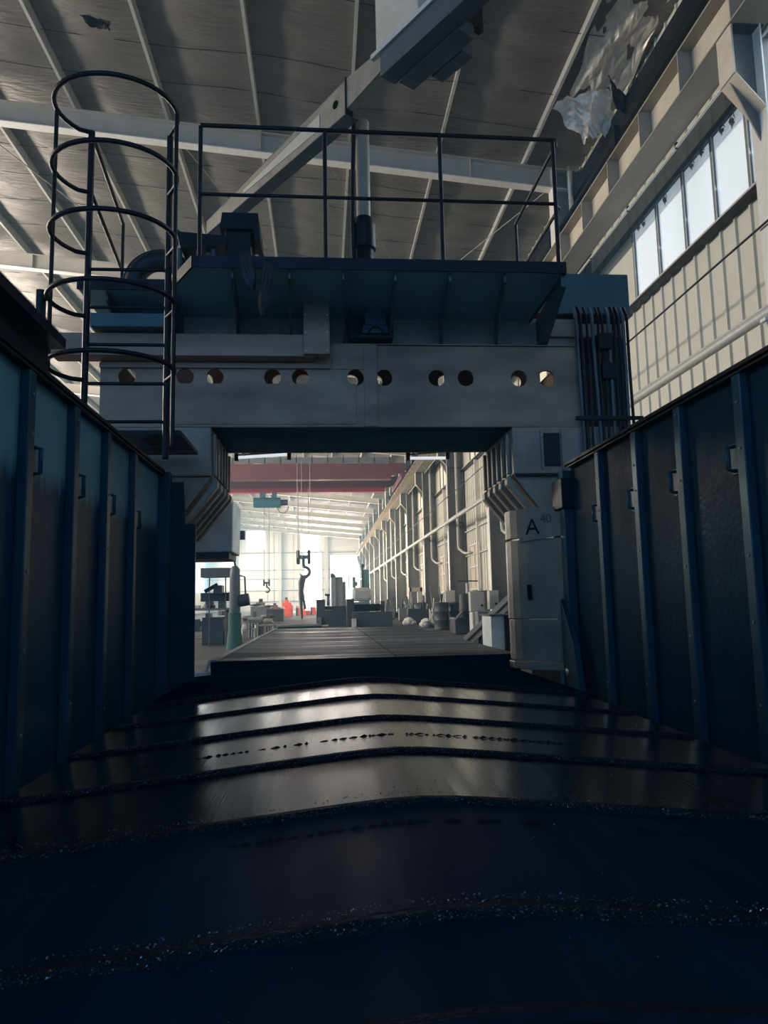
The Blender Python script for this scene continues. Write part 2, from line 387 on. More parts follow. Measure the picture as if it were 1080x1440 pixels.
# crane runway girder along the columns
g = thing('runway_girder', 'long tan crane runway girder with stiffener plates resting on the wall columns corbels', 'girder', (4.8, 0, 7.27))
MB().box(4.60, HY0, 7.27, 5.03, HY1, 7.29).build('bottom_flange', M_girder, g)
MB().box(4.795, HY0, 7.29, 4.81, HY1, 7.86).build('web', M_corbel, g)
MB().box(4.62, HY0, 7.86, 5.0, HY1, 7.885).build('top_flange', M_girder, g)
MB().box(4.77, HY0, 7.885, 4.84, HY1, 7.98).build('rail', M_black, g)
st = MB().box(4.605, 6.0, 7.29, 4.795, 6.016, 7.86).build('stiffener', M_girder, g)
for j in range(-8, 80): again(st, (0, 1.19 * j, 0)) if j else None
tr = g
MB().tube([(5.06, 4, 7.23), (5.06, HY1 - .2, 7.23)], .022, 8).build('conduit', M_pipe, tr)
for j in range(20): MB().box(5.04, 6 + j * 1.7, 7.2, 5.08, 6.02 + j * 1.7, 7.30).build('clip', M_black, tr)
# maintenance gangway and dark conductor bars above the girder
eb = g
MB().box(5.05, HY0, 8.35, 5.13, HY1, 8.42).build('conductor_bar', M_black, eb); MB().box(5.05, HY0, 8.65, 5.13, HY1, 8.72).build('conductor_bar', M_black, eb)
for j in range(16): MB().box(4.95, 4 + j * 3.6, 7.88, 5.05, 4.06 + j * 3.6, 8.8).build('bar_bracket', M_black, eb)
MB().box(5.35, HY0, 9.3, XW, HY1, 9.6).build('eaves_beam', M_black, wall_right)

# pipes on the wall
pp = thing('wall_pipe', 'long pale horizontal pipe crossing in front of the wall columns', 'pipe', (5.0, 7, 4.03))
MB().tube([(4.85, 4, 3.94), (4.85, HY1 - .3, 3.94)], .062, 12).build('pipe', M_pipe, pp)
MB().tube([(4.91, 4, 4.06), (4.91, HY1 - .3, 4.06)], .016, 6).build('thin_pipe', M_pipe, pp)
for k in range(0, NB):
    y = BAY0 + BAY * k
    if y < HY1: MB().box(4.78, y - .05, 3.84, XC, y + .05, 3.875).prism([(4.80, 3.84), (XC, 3.84), (XC, 3.62)], 'y', y - .012, y + .012).build('bracket', M_white, pp)
cb = thing('wall_cable', 'thin dark cable strung above the long pale wall pipe', 'cable', (5.02, 7, 5.0))
pts = []
for j in range(0, 68): pts.append((4.90, 4 + 1.45 * j, 4.98 - .03 * math.sin(math.pi * ((1.45 * j - 3.35) / BAY % 1))))
MB().tube(pts, .014, 6).build('cable', M_black, cb)
dp0 = None
for k in range(1, 9):
    y = BAY0 + BAY * k
    o = MB().tube([(5.3, y - .2, 9.9), (5.3, y - .2, 3.1), (5.3, y - .24, 2.95), (5.42, y - .5, 2.78), (5.5, y - .66, 2.72), (5.52, y - 1.5, 2.70)], .05, 10).build('downpipe', M_pipe) if dp0 is None else again(dp0, (0, BAY * (k - 1), 0))
    if dp0 is None: dp0 = o
    tag(o, 'pale downpipe with bent foot, %s beyond the right gantry column' % ORD[k - 1], 'pipe', 'downpipes on the wall columns')
# lower windows between the far columns
lw = None
for k in range(1, 9):
    y0 = BAY0 + BAY * k
    n = 20 + k
    wd = setting('window_%d' % n)
    for (a, b) in ((1.0, 1.9), (1.9, 2.8)):
        for (z0, z1) in ((1.35, 2.15), (2.15, 2.95)):
            MB().box(XW - .03, y0 - a - .9, z0, XW - .02, y0 - a, z1).build('pane', M_corbel, wd)
    fr = MB()
    for v in (1.0, 1.9, 2.8): fr.box(XW - .07, y0 - v - .03, 1.3, XW - .02, y0 - v + .03, 3.0)
    for z in (1.32, 2.15, 2.97): fr.box(XW - .068, y0 - 2.8, z - .03, XW - .02, y0 - 1.0, z + .03)
    fr.build('window_frame', M_white, wd)

wp = None
for k in range(1, 10):
    for f in (.32, .62):
        y = BAY0 + BAY * (k + f)
        if wp is None: wp = MB().box(XW - .13, y - .05, 1.25, XW - .01, y + .05, 6.0).build('wall_post', M_white, wall_right); y_w = y
        else: again(wp, (0, y - y_w, 0))

# far gable wall with bright windows and door
def wallbox(m, x0, z0, x1, z1): m.box(x0, HY1, z0, x1, HY1 + .2, z1)
WX = [(-10.6, -8.1, 8.6, 11.2), (-3.1, -.5, 8.2, 10.75)]
DX = [(-2.6, -.2, 0, 8.0), (1.0, 4.9, 0, 7.6)]
cuts = sorted(set([XL, XW + .2] + [v for q in WX + DX for v in q[:2]]))
m = MB()
for a, b in zip(cuts[:-1], cuts[1:]):
    c = (a + b) / 2; solid = [(0, 12.5)]
    for q in WX + DX:
        if q[0] <= c <= q[1]:
            new = []
            for s0, s1 in solid:
                if q[3] <= s0 or q[2] >= s1: new.append((s0, s1)); continue
                if q[2] > s0: new.append((s0, q[2]))
                if q[3] < s1: new.append((q[3], s1))
            solid = new
    for s0, s1 in solid: wallbox(m, a, s0, b, s1)
m.build('gable_cladding', M_gable, wall_back)
rb = MB()
for j in range(int((XW - XL) / .9)):
    x = XL + .9 * j
    if any(q[0] - .1 < x < q[1] + .1 for q in WX + DX): continue
    rb.box(x, HY1 - .05, 0, x + .14, HY1, 11.0)
rb.build('gable_rib', M_gable, wall_back)
for z in (8.0, 5.6, 4.4, 2.8, 1.3): MB().box(XL, HY1 - .16, z, (1.0 if z < 7.6 else XW), HY1 - .05, z + .09).build('girt', M_mach, wall_back)
for x in (-6.0, .45, -12.4): MB().box(x - .22, HY1 - .4, 0, x + .22, HY1 - .05, roof_z(x) - .2).build('gable_post', M_rafter, wall_back)
for i, q in enumerate(WX):
    wd = setting('window_%d' % (40 + i))
    MB().box(q[0], HY1 + .05, q[2], q[1], HY1 + .08, q[3]).build('pane', M_pane_far, wd)
    MB().box(q[0] - .06, HY1 - .06, q[2] - .08, q[1] + .06, HY1 + .02, q[2]).build('window_frame', M_pale, wd)
for i, q in enumerate(DX):
    d = setting('door_%d' % (1 + i))
    MB().box(q[0], HY1 + .1, q[2] + .02, q[1], HY1 + .14, q[3]).build('translucent_leaf', M_pane_far, d)
    MB().box(q[0] - .1, HY1 - .08, 0, q[0], HY1, q[3]).box(q[1], HY1 - .08, 0, q[1] + .1, HY1, q[3]).box(q[0], HY1 - .08, q[3], q[1], HY1, q[3] + .12).build('door_frame', M_pale, d)
# long wall out of view to the side: solid below and above its window band
MB().box(XL - .2, HY0, 0, XL, HY1, 2.6).box(XL - .2, HY0, 9.3, XL, HY1, 12.6).build('side_cladding', M_clad, wall_left)
MB().box(XL - .25, HY0, 2.6, XL - .2, HY1, 9.3).build('window_band', M_pane, wall_left)

# ------------------------------------------------------------------ the machine: telescopic way covers
RX, SL, CX0, CX1 = .25, .095, -1.08, 1.66
def prof_z(x, z): return z - SL * 1.08 * (math.sqrt((x - RX) ** 2 + .012) - .11)
PXS = [CX0, -.7, -.35, -.1, .05, .15, .25, .35, .45, .6, .9, 1.3, CX1]
cov = thing('telescopic_cover', 'stepped steel way cover with seven roof shaped sections covered in swarf', 'cover', (RX, 3, 0))
LY = [6.42, 4.68, 3.975, 3.315, 2.637, 2.018, 1.336, 1.03]
LZ = [.44, .42, .408, .396, .384, .372, .36]
for k in range(7):
    z = LZ[k]; y0 = LY[k + 1]; y1 = LY[k] + (.05 if k else 0)
    t = .017
    top = [(x, prof_z(x, z)) for x in PXS]
    poly = top + [(CX1, .04), (CX1 - t, .04), (CX1 - t, prof_z(CX1, z) - t)] + [(x, prof_z(x, z) - t) for x in PXS[-2:0:-1]] + [(CX0 + t, prof_z(CX0, z) - t), (CX0 + t, .04), (CX0, .04)]
    sec = MB()
    # two slightly different facets each side of the ridge
    sec.prism(poly, 'y', y0 + .012, y1)
    so = sec.build('cover_section', [M_curtain, M_cover, M_cover, M_cover, M_cover_mid, M_cover_dark, M_cover_dark][k], cov)
    lp = MB().prism([(x, prof_z(x, z) + .003) for x in PXS] + [(x, prof_z(x, z) - .012) for x in PXS[::-1]], 'y', y0 - .004, y0 + .02)
    lp.build('wiper_lip', M_lip, so)
    if k < 6:
        zz = LZ[k + 1]; mb = MB(); n = 420; vs = []; fs = []
        hgt = .5; wdt = 0
        for i in range(n + 1):
            x = CX0 + (CX1 - CX0) * i / n
            hgt = min(1, max(.1, hgt + U(-.3, .3))); wdt = min(1, max(.05, wdt + U(-.35, .35)))
            zb = prof_z(x, zz); wv = (.005 + .014 * wdt) * (1.3 if k > 3 else 1); h = .004 + .010 * hgt
            vs += [(x, y0 - .004, zb - .002), (x, y0 - .006, zb + h), (x, y0 - wv * .6, zb + h * U(.3, .7)), (x, y0 - wv, zb - .002)]
        for i in range(n):
            for q in range(3): fs.append((4 * i + q, 4 * i + 4 + q, 4 * i + 5 + q, 4 * i + 1 + q))
        mb.add(vs, fs); mb.build('swarf_crust', M_gunk, so, kind='stuff')
        cm = MB()
        num = [500, 600, 800, 1100, 2600, 3400][k]
        for i in range(num):
            x = U(CX0, CX1); sz = U(.0014, .0042) * (.72 if k == 5 else .85 if k == 4 else 1)
            side = R() < (.25 if k > 3 else .0)
            y = y0 - .003 - abs(random.gauss(0, .009 if k > 2 else .008)) if not side else y0 + abs(random.gauss(0, .008))
            zb = prof_z(x, zz if not side else z + .006) + max(0, .018 - (abs(y - y0)) * .5) * R() + .002
            a = U(0, 6.28); c, s_ = math.cos(a) * sz, math.sin(a) * sz; e = U(.2, 1.0) * sz
            cm.add([(x - c, y - s_, zb), (x + c, y + s_, zb + e), (x - s_ * .5, y + c * .5, zb + e * 1.3), (x + s_, y - c, zb + e * .5)], [(0, 1, 2), (0, 3, 1)])
        # stray specks and streaks over the plate below
        for i in range([40, 50, 30, 16, 10, 8][k]):
            x = random.gauss(.35, .55); x = min(CX1 - .02, max(CX0 + .02, x)); y = U(LY[k + 2] + .05, y0 - .05); sz = U(.001, .0035)
            zb = prof_z(x, zz) + .002
            cm.add([(x - sz, y, zb), (x + sz, y - sz * .5, zb + sz * .4), (x + sz * .3, y + sz * .8, zb + sz), (x, y - sz, zb)], [(0, 1, 2), (0, 3, 1)])
        cm.build('metal_chips', M_chip, so, kind='stuff')
# an old tide line of swarf across the third bright plate and one on the near plate
def tide(y, k, xa, xb, dens, w=.008):
    z = LZ[k]; mb = MB(); x = xa
    while x < xb:
        ln = U(.01, .05)
        if R() < dens:
            zb = prof_z(x, z); h = U(.004, .009); ww = w * U(.5, 1.4)
            mb.add([(x, y - ww, zb), (x + ln, y - ww * U(.3, 1), zb), (x + ln, y + ww, zb), (x, y + ww * U(.3, 1), zb), (x + ln * .5, y, zb + h)], [(0, 1, 4), (1, 2, 4), (2, 3, 4), (3, 0, 4)])
        x += ln
    mb.build('swarf_streak', M_gunk, cov, kind='stuff')
tide(2.92, 3, -.72, 1.0, .85); tide(1.86, 5, -.25, .5, .8, .010); tide(1.85, 5, .75, 1.1, .6, .006); tide(1.72, 5, -.75, -.5, .8, .008)
# swarf heaped on the floor between cover and guards
hp = MB()
for i in range(3800):
    t = R(); y = 1.0 + 2.4 * t; x = CX0 - abs(random.gauss(0, .11)); sz = U(.003, .009)
    z = max(.005, .16 - (CX0 - x) * .5) * U(.85, 1)
    hp.add([(x - sz, y, z), (x + sz, y - sz, z + sz * .6), (x + sz * .3, y + sz, z + sz), (x, y - sz, z)], [(0, 1, 2), (0, 3, 1)])
hp.add([(CX0, .8, .165), (CX0, 3.6, .13), (CX0 - .21, 3.6, .0), (CX0 - .21, .8, .0), (CX0, .8, 0), (CX0, 3.6, 0)], [(0, 1, 2, 3), (0, 3, 4), (1, 5, 2)])
tag(hp.build('swarf_heap', M_gunk, kind='stuff'), 'dark heap of metal swarf on the floor along the ribbed guard wall', 'swarf')

# machine table beyond the gantry
tb = thing('machine_table', 'long flat iron machine table with oily streaked top and side ledges', 'table', (.4, 10, 0))
MB().box(-.90, 6.45, .10, .62, 14.6, .435).build('table_plate', M_table, tb)
MB().box(.635, 6.45, .10, 1.68, 14.6, .435).build('table_plate', M_table, tb)
MB().box(.62, 6.46, .10, .635, 14.6, .42).build('joint_groove', M_joint, tb)
MB().box(-.96, 6.45, .37, -.905, 14.6, .445).build('edge_rail', M_mach, tb, bev=.004)
MB().box(1.685, 6.45, .37, 1.72, 14.6, .425).build('edge_rail', M_mach, tb, bev=.004)
MB().box(-.95, 6.425, .05, 1.70, 6.45, .43).build('end_plate', M_curtain, tb)
MB().box(-1.15, 6.6, .30, -.98, 6.85, .33).bar((-1.02, 6.62, .33), (-.99, 6.64, .43), .03, .012).build('corner_bracket', M_pale, tb)
MB().box(-.9, 14.6, 0, 1.7, 14.75, .40).build('end_plate', M_machdark, tb)
MB().box(-.85, 6.5, 0, 1.6, 14.5, .1).build('bed', M_machdark, tb)

# ------------------------------------------------------------------ chip guards
RIBS = [1.4, 2.03, 2.65, 3.26, 3.86, 4.44, 5.07]
def guard(name, label, xs, sgn, y1, msheet, ztop):
    # xs: inner face, sgn: direction of the inside
    t = thing(name, label, 'guard', (xs, 3, 0))
    ys = [.55] + RIBS + [y1]
    for a, b in zip(ys[:-1], ys[1:]):
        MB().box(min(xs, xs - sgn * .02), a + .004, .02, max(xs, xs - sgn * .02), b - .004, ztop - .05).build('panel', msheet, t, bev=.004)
    for yy in RIBS:
        r = MB().box(min(xs, xs + sgn * .045), yy - .035, .02, max(xs, xs + sgn * .045), yy + .035, ztop - .06).build('rib', M_guard_rib, t, bev=.005)
        for zz in (.35, .75, 1.15, 1.6, 1.82):
            b = MB(); zz += U(-.1, .1); b.tube([(xs + sgn * .044, yy, zz), (xs + sgn * .05, yy, zz)], .007, 6); b.build('bolt', M_mach, r)
    MB().box(xs - .05, .55, ztop - .05, xs + .05, y1, ztop - .035).box(min(xs + sgn * .05, xs + sgn * .04), .55, ztop - .06, max(xs + sgn * .05, xs + sgn * .04), y1, ztop - .015).build('top_rail', M_black, t)
    for i, yy in enumerate(RIBS + []):
        yh = yy + .09
        zc = 1.62 - .02 * i if sgn > 0 else 1.60 - .015 * i
        h = MB().box(min(xs, xs + sgn * .012), yh - .05, zc - .075, max(xs, xs + sgn * .012), yh + .05, zc + .075)
        h.tube([(xs + sgn * .01, yh + .02, zc + .06), (xs + sgn * .045, yh + .02, zc + .055), (xs + sgn * .045, yh + .02, zc - .055), (xs + sgn * .01, yh + .02, zc - .06)], .011, 8)
        h.build('handle', M_guard_rib, t)
    return t
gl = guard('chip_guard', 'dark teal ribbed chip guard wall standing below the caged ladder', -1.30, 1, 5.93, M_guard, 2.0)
MB().box(-1.36, 5.93, .02, -1.21, 6.02, 1.97).build('end_post', M_guard_rib, gl, bev=.006)
MB().prism([(-1.22, .0), (-1.02, .0), (-1.02, 1.56), (-1.10, 1.56), (-1.12, 1.9), (-1.22, 1.9)], 'y', 6.02, 6.05).build('end_panel', M_endpanel, gl, bev=.004)
MB().box(-1.66, .2, 1.9, -1.60, 4.35, 2.48).box(-1.66, .2, 2.42, -1.50, 4.35, 2.48).build('outer_screen', M_black, gl)
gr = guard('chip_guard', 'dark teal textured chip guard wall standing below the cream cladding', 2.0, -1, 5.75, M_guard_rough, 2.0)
MB().box(1.93, 5.75, .02, 2.08, 5.86, 1.93).build('end_post', M_guard_rib, gr, bev=.006)
MB().box(1.90, 5.70, 1.62, 2.02, 5.95, 1.86).build('junction_box', M_black, gr, bev=.006)
MB().prism([(5.86, .0), (5.45, .0), (5.6, .55), (5.86, .9)], 'x', 1.90, 1.95).build('foot_gusset', M_guard_rib, gr, bev=.004)

# ------------------------------------------------------------------ the gantry
G = thing('gantry_milling_machine', 'dark teal gantry milling machine spanning the bed with railed platform on top', 'machine', (.35, 6.2, 0))
HX = [-1.63, -1.15, -.9, -.415, -.178, .297, .545, 1.005, 1.262, 1.735, 1.985]
def holed(m, x0, x1, z0, z1, y0, y1, xs, cz, r, s=.1, seg=24):
    m.box(x0, y0, z0, x1, y1, cz - s); m.box(x0, y0, cz + s, x1, y1, z1)
    cur = x0
    for cx in xs:
        m.box(cur, y0, cz - s, cx - s, y1, cz + s); cur = cx + s
        vs = []
        for q in range(seg):
            a = 2 * math.pi * (q + .5) / seg; c, sn = math.cos(a), math.sin(a); k = s / max(abs(c), abs(sn))
            for yy in (y0, y1): vs += [(cx + c * r, yy, cz + sn * r), (cx + c * k, yy, cz + sn * k)]
        fs = []
        for q in range(seg):
            a = 4 * q; b = 4 * ((q + 1) % seg)
            fs += [(a, b, b + 1, a + 1), (a + 2, a + 3, b + 3, b + 2), (a, a + 2, b + 2, b)]
        m.add(vs, fs)
        # square corners
        for sx in (-1, 1):
            for sz in (-1, 1):
                a0 = 2 * math.pi * .5 / seg
                k = s * math.tan(math.pi / 4 - 2 * math.pi * .5 / seg)
                for yy in (y0, y1): m.add([(cx + sx * s, yy, cz + sz * s), (cx + sx * s, yy, cz + sz * k), (cx + sx * k, yy, cz + sz * s)], [(0, 1, 2)])
    m.box(cur, y0, cz - s, x1, y1, cz + s)
    return m
beam = holed(MB(), -1.82, 2.26, 2.40, 3.13, 6.20, 6.23, HX, 2.835, .073).build('cross_beam', M_gantry, G)
holed(MB(), -1.82, 2.26, 2.40, 3.44, 7.28, 7.31, HX, 3.13, .073).build('rear_plate', M_gantry, beam)
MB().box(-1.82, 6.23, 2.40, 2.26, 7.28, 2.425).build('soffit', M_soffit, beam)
MB().box(-1.85, 6.2, 2.4, -1.82, 7.3, 3.13).build('end_plate', M_gantry, beam)
MB().box(2.26, 6.2, 2.4, 2.29, 7.3, 3.13).build('end_plate', M_gantry, beam)
MB().box(-1.82, 6.9, 3.40, 2.26, 7.31, 3.43).build('top_plate', M_gantry, beam)
for x in (-1.3, -.65, .05, .75, 1.5): MB().box(x, 6.23, 2.425, x + .015, 7.28, 2.72).build('diaphragm', M_gantry, beam)
MB().box(.37, 6.185, 2.40, .485, 6.2, 3.13).build('centre_strip', M_gantry, beam, bev=.004)
MB().box(.095, 6.19, 2.905, .37, 6.2, 3.13).build('flat_plate', M_gantry, beam, bev=.003)
MB().box(-1.32, 6.192, 2.42, .30, 6.2, 2.775).build('flat_plate', M_gantry, beam, bev=.003)
MB().box(-1.85, 6.165, 2.905, .08, 6.20, 2.945).build('ledge_flange', M_gantry, beam)
MB().box(-2.2, 6.02, 2.96, -.05, 6.20, 3.15).build('service_duct', M_gantry, beam, bev=.006)
cv = MB().box(-.145, 5.97, 2.965, .075, 6.04, 3.46).build('cover_plate', M_gantry, beam, bev=.005)
for x in (-.125, .055):
    for z in (2.99, 3.15, 3.3, 3.43): MB().tube([(x, 5.972, z), (x, 5.962, z)], .008, 6).build('bolt', M_pipe, cv)
MB().box(-1.82, 6.30, 3.13, 2.3, 6.33, 3.42).build('upper_web', M_column, beam)
MB().box(-1.82, 6.20, 3.12, 2.3, 6.34, 3.14).build('upper_flange', M_gantry, beam)
# cable inlet box in the middle of the upper web
bx = MB().box(.24, 6.08, 3.17, .26, 6.30, 3.46).box(.60, 6.08, 3.17, .62, 6.30, 3.46).box(.24, 6.08, 3.155, .62, 6.30, 3.175).box(.26, 6.25, 3.17, .60, 6.27, 3.46).build('inlet_box', M_black, beam)
MB().box(.36, 6.10, 3.20, .58, 6.2, 3.27).box(.38, 6.09, 3.27, .56, 6.12, 3.45).build('inlet_block', M_gantry2, bx)
MB().box(.53, 6.07, 3.42, .565, 6.085, 3.46).build('pale_tag', M_white, bx)
MB().tube([(.47 + .06 * math.cos(a), 6.09, 3.19 + .06 * math.sin(a)) for a in [math.pi * q / 10 for q in range(11)]], .008, 6).build('inlet_ring', M_black, bx)
# right hand extension of the beam and the column above the guard
MB().box(1.93, 6.3, 3.47, 2.83, 7.1, 3.86).build('beam_extension', M_gantry2, G, bev=.01)
MB().box(2.29, 6.55, 2.0, 2.86, 7.0, 3.47).build('side_plate', M_black, G)
MB().box(2.0, 6.25, 3.24, 2.75, 6.3, 3.36).build('bracket_rail', M_gantry, G)
MB().box(2.2, 6.1, 2.44, 2.8, 6.13, 2.47).build('hose_clamp', M_black, G)
for j, x in enumerate((2.27, 2.31, 2.36, 2.42, 2.455, 2.50, 2.55, 2.60, 2.645, 2.69, 2.73)):
    o = U(-.015, .015)
    MB().tube([(x + o, 6.22, 3.50), (x + o, 6.16, 3.40), (x + U(-.012, .012), 6.14, 2.9), (x + U(-.012, .012), 6.15, 2.3), (x, 6.14, 1.6)], U(.010, .017), 7).build('hose', M_black if j % 3 else M_jibdark, G)
for x, z in ((2.5, 3.15), (2.52, 2.88)): MB().box(x - .06, 6.10, z - .07, x + .06, 6.2, z + .07).build('cable_gland', M_black, G)

# columns: upper block with ribs, slanted gussets and lower guide plates
def column(sgn, xi, xo, name):
    # sgn: +1 for the column to the right of the bed; xi inner face, xo outer
    c = MB(); a, b = min(xi, xo), max(xi, xo)
    c.box(a, 6.2, 1.98, b, 7.32, 2.40)
    col = c.build('column', M_column, G, bev=.01)
    for j in range(6):
        y = 6.3 + j * .19
        MB().box(min(xi, xi - sgn * .03), y, 2.0, max(xi, xi - sgn * .03), y + .05, 2.36).build('louvre_rib', M_column, col, bev=.006)
    xs = xi + sgn * .30
    MB().prism([(xi, 1.98), (xo, 1.98), (xo, 1.4), (xs, 1.58)], 'y', 6.24, 7.30).build('slanted_soffit', M_column, col, bev=.006)
    for j in range(5):
        y = 6.26 + j * .23
        MB().prism([(xi - sgn * .015, 1.99), (xi - sgn * .05, 1.95), (xi - sgn * .05, 1.90), (xs - sgn * .045, 1.52), (xs, 1.52), (xi, 1.93)], 'y', y, y + .09).build('slanted_rib', M_column, col, bev=.008)
    MB().box(min(xi + sgn * .42, xo), 6.5, 0, max(xi + sgn * .42, xo), 7.4, 2.0).build('column_leg', M_gantry2, col)
    return col
cr_ = column(1, 1.655, 2.62, 'right')
cl_ = column(-1, -.93, -1.85, 'left')
MB().box(1.93, 6.185, 2.05, 2.07, 6.2, 2.34).build('recess_panel', M_black, cr_)
for x0, x1 in ((1.90, 1.915), (2.085, 2.10)): MB().box(x0, 6.18, 2.02, x1, 6.2, 2.37).build('panel_frame', M_column, cr_)
MB().box(1.66, 6.185, 1.965, 2.26, 6.2, 1.985).build('seam_flange', M_black, cr_)
# lower guide plates of the right column (bent sheet turning towards the guard)
def plan(off): return [(1.625 + off, 6.42), (1.595 + off, 6.36), (1.585 + off, 6.28), (1.60 + off, 6.20), (1.64 + off, 6.13), (1.70 + off, 6.07), (1.95, 5.88), (1.96, 5.92), (1.72 + off, 6.11), (1.63 + off, 6.24), (1.62 + off, 6.3), (1.64 + off, 6.42)]
MB().prism(plan(0), 'z', .74, 1.40).build('guide_sheet', M_column, cr_, bev=.006)
MB().prism(plan(.006), 'z', .40, .735).build('guide_sheet', M_column, cr_, bev=.006)
MB().prism([(1.57, 6.30), (1.585, 6.18), (1.70, 6.02), (1.96, 5.80), (1.97, 5.90), (1.7, 6.2), (1.65, 6.4)], 'z', .33, .395).build('base_flange', M_column, cr_, bev=.01)
MB().tube([(1.93, 5.80, .33), (1.95, 5.72, .33)], .045, 12).build('flange_bolt', M_column, cr_)
MB().prism(plan(.0), 'z', 1.415, 1.66).build('guide_sheet', M_column, cr_, bev=.006)
def lettering(txt, size, pos, right, up, m, parent, ext=.001):          # flat stencilled characters as a mesh of their own
    cu = bpy.data.curves.new('stencil', 'FONT'); cu.body = txt; cu.size = size; cu.extrude = ext
    to = bpy.data.objects.new('stencil', cu); COL.objects.link(to); bpy.context.view_layer.update()
    me = bpy.data.meshes.new_from_object(to.evaluated_get(bpy.context.evaluated_depsgraph_get()))
    bpy.data.objects.remove(to); r = Vector(right).normalized(); u = Vector(up).normalized(); n = r.cross(u)
    mb = MB(); mb.add([Vector(pos) + r * v.co.x + u * v.co.y + n * v.co.z for v in me.vertices], [tuple(f.vertices) for f in me.polygons])
    return mb.build('stencil_lettering', m, parent)
lettering('A', .19, (1.695, 6.070, 1.44), (.25, -.19, 0), (0, 0, 1), M_black, cr_)
lettering('40', .10, (1.80, 5.988, 1.53), (.25, -.19, 0), (0, 0, 1), M_jibdark, cr_)
MB().bar((1.70, 6.045, 1.02), (1.705, 6.045, .90), .035, .03).build('slot', M_joint, cr_)
MB().bar((1.655, 6.10, 1.395), (1.95, 5.865, 1.43), .02, .03).build('weld_seam', M_column, cr_)
# milling head hanging behind the left column
hd = MB().prism([(-1.75, 1.47), (-.965, 1.47), (-.955, 2.02), (-1.0, 2.06), (-1.75, 2.06)], 'y', 8.0, 8.7).build('milling_head', M_head, G, bev=.015)
MB().box(-1.7, 8.02, 1.40, -1.0, 8.65, 1.47).build('head_flange', M_machdark, hd)
MB().box(-1.75, 7.3, 1.6, -1.4, 8.0, 2.3).build('head_arm', M_machdark, G)

# platform: deck, gussets, railing
MB().box(-.93, 5.30, 3.40, 1.88, 6.9, 3.42).build('deck_plate', M_deck, G)
MB().box(-.94, 5.285, 3.385, 1.89, 5.30, 3.475).box(1.875, 5.3, 3.385, 1.89, 6.9, 3.475).build('toe_board', M_black, G)
MB().prism([(-.93, 5.3), (-.93, 6.9), (-1.9, 6.9), (-1.9, 5.72), (-1.18, 5.72)], 'z', 3.40, 3.42).build('deck_plate', M_deck, G)
MB().bar((-.94, 5.29, 3.43), (-1.18, 5.71, 3.43), .015, .09).box(-1.9, 5.705, 3.385, -1.18, 5.72, 3.475).build('toe_board', M_black, G)
MB().box(-1.85, 5.9, 3.16, -1.22, 6.25, 3.27).build('service_tray', M_gantry2, G)
for xt, xb in ((-.655, -.71), (-.23, -.26), (.175, .20), (.57, .605), (.99, 1.06), (1.42, 1.56)):
    MB().add([(xt - .008, 5.34, 3.40), (xt + .008, 5.34, 3.40), (xb + .008, 6.29, 3.40), (xb - .008, 6.29, 3.40), (xb - .008, 6.29, 3.13), (xb + .008, 6.29, 3.13), (xt + .008, 5.34, 3.33), (xt - .008, 5.34, 3.33)],
             [(0, 1, 2, 3), (4, 5, 6, 7), (3, 2, 5, 4), (0, 7, 6, 1), (1, 6, 5, 2), (0, 3, 4, 7)]).build('gusset', M_gantry2, G)
MB().add([(1.86, 5.34, 3.40), (1.90, 5.34, 3.40), (2.02, 6.29, 3.40), (1.94, 6.29, 3.40), (1.94, 6.29, 3.13), (2.02, 6.29, 3.13), (1.90, 5.34, 3.30), (1.86, 5.34, 3.30)],
         [(0, 1, 2, 3), (4, 5, 6, 7), (3, 2, 5, 4), (0, 7, 6, 1), (1, 6, 5, 2), (0, 3, 4, 7)]).build('gusset', M_gantry2, G)
for xt in (-1.2, -1.7):
    MB().prism([(5.78, 3.40), (6.29, 3.40), (6.29, 3.13), (5.78, 3.33)], 'x', xt, xt + .016).build('gusset', M_gantry2, G)
rl = MB()
rail = MB().tube([(-.89, 5.30, 4.52), (1.855, 5.30, 4.49), (1.88, 5.36, 4.49), (1.88, 6.6, 4.49)], .017, 8).build('top_rail', M_black, G)
MB().tube([(-.89, 5.30, 3.965), (1.83, 5.30, 3.955), (1.88, 5.36, 3.955), (1.88, 6.6, 3.955)], .014, 8).build('mid_rail', M_black, G)
for x in (-.89, .045, .935): MB().tube([(x, 5.30, 3.40), (x, 5.30, 4.51)], .017, 8).build('rail_post', M_black, G)
for x, y in ((1.835, 5.30), (1.88, 6.6)): MB().tube([(x, y, 3.40), (x, y, 4.49)], .017, 8).build('rail_post', M_black, G)
for z in (4.41, 3.96): MB().tube([(-1.685, 5.30, z), (-1.80, 6.6, z - .01)], .016, 8).build('top_rail' if z > 4 else 'mid_rail', M_black, G)
MB().tube([(-1.80, 6.6, 3.40), (-1.80, 6.6, 4.41)], .016, 8).build('rail_post', M_black, G)
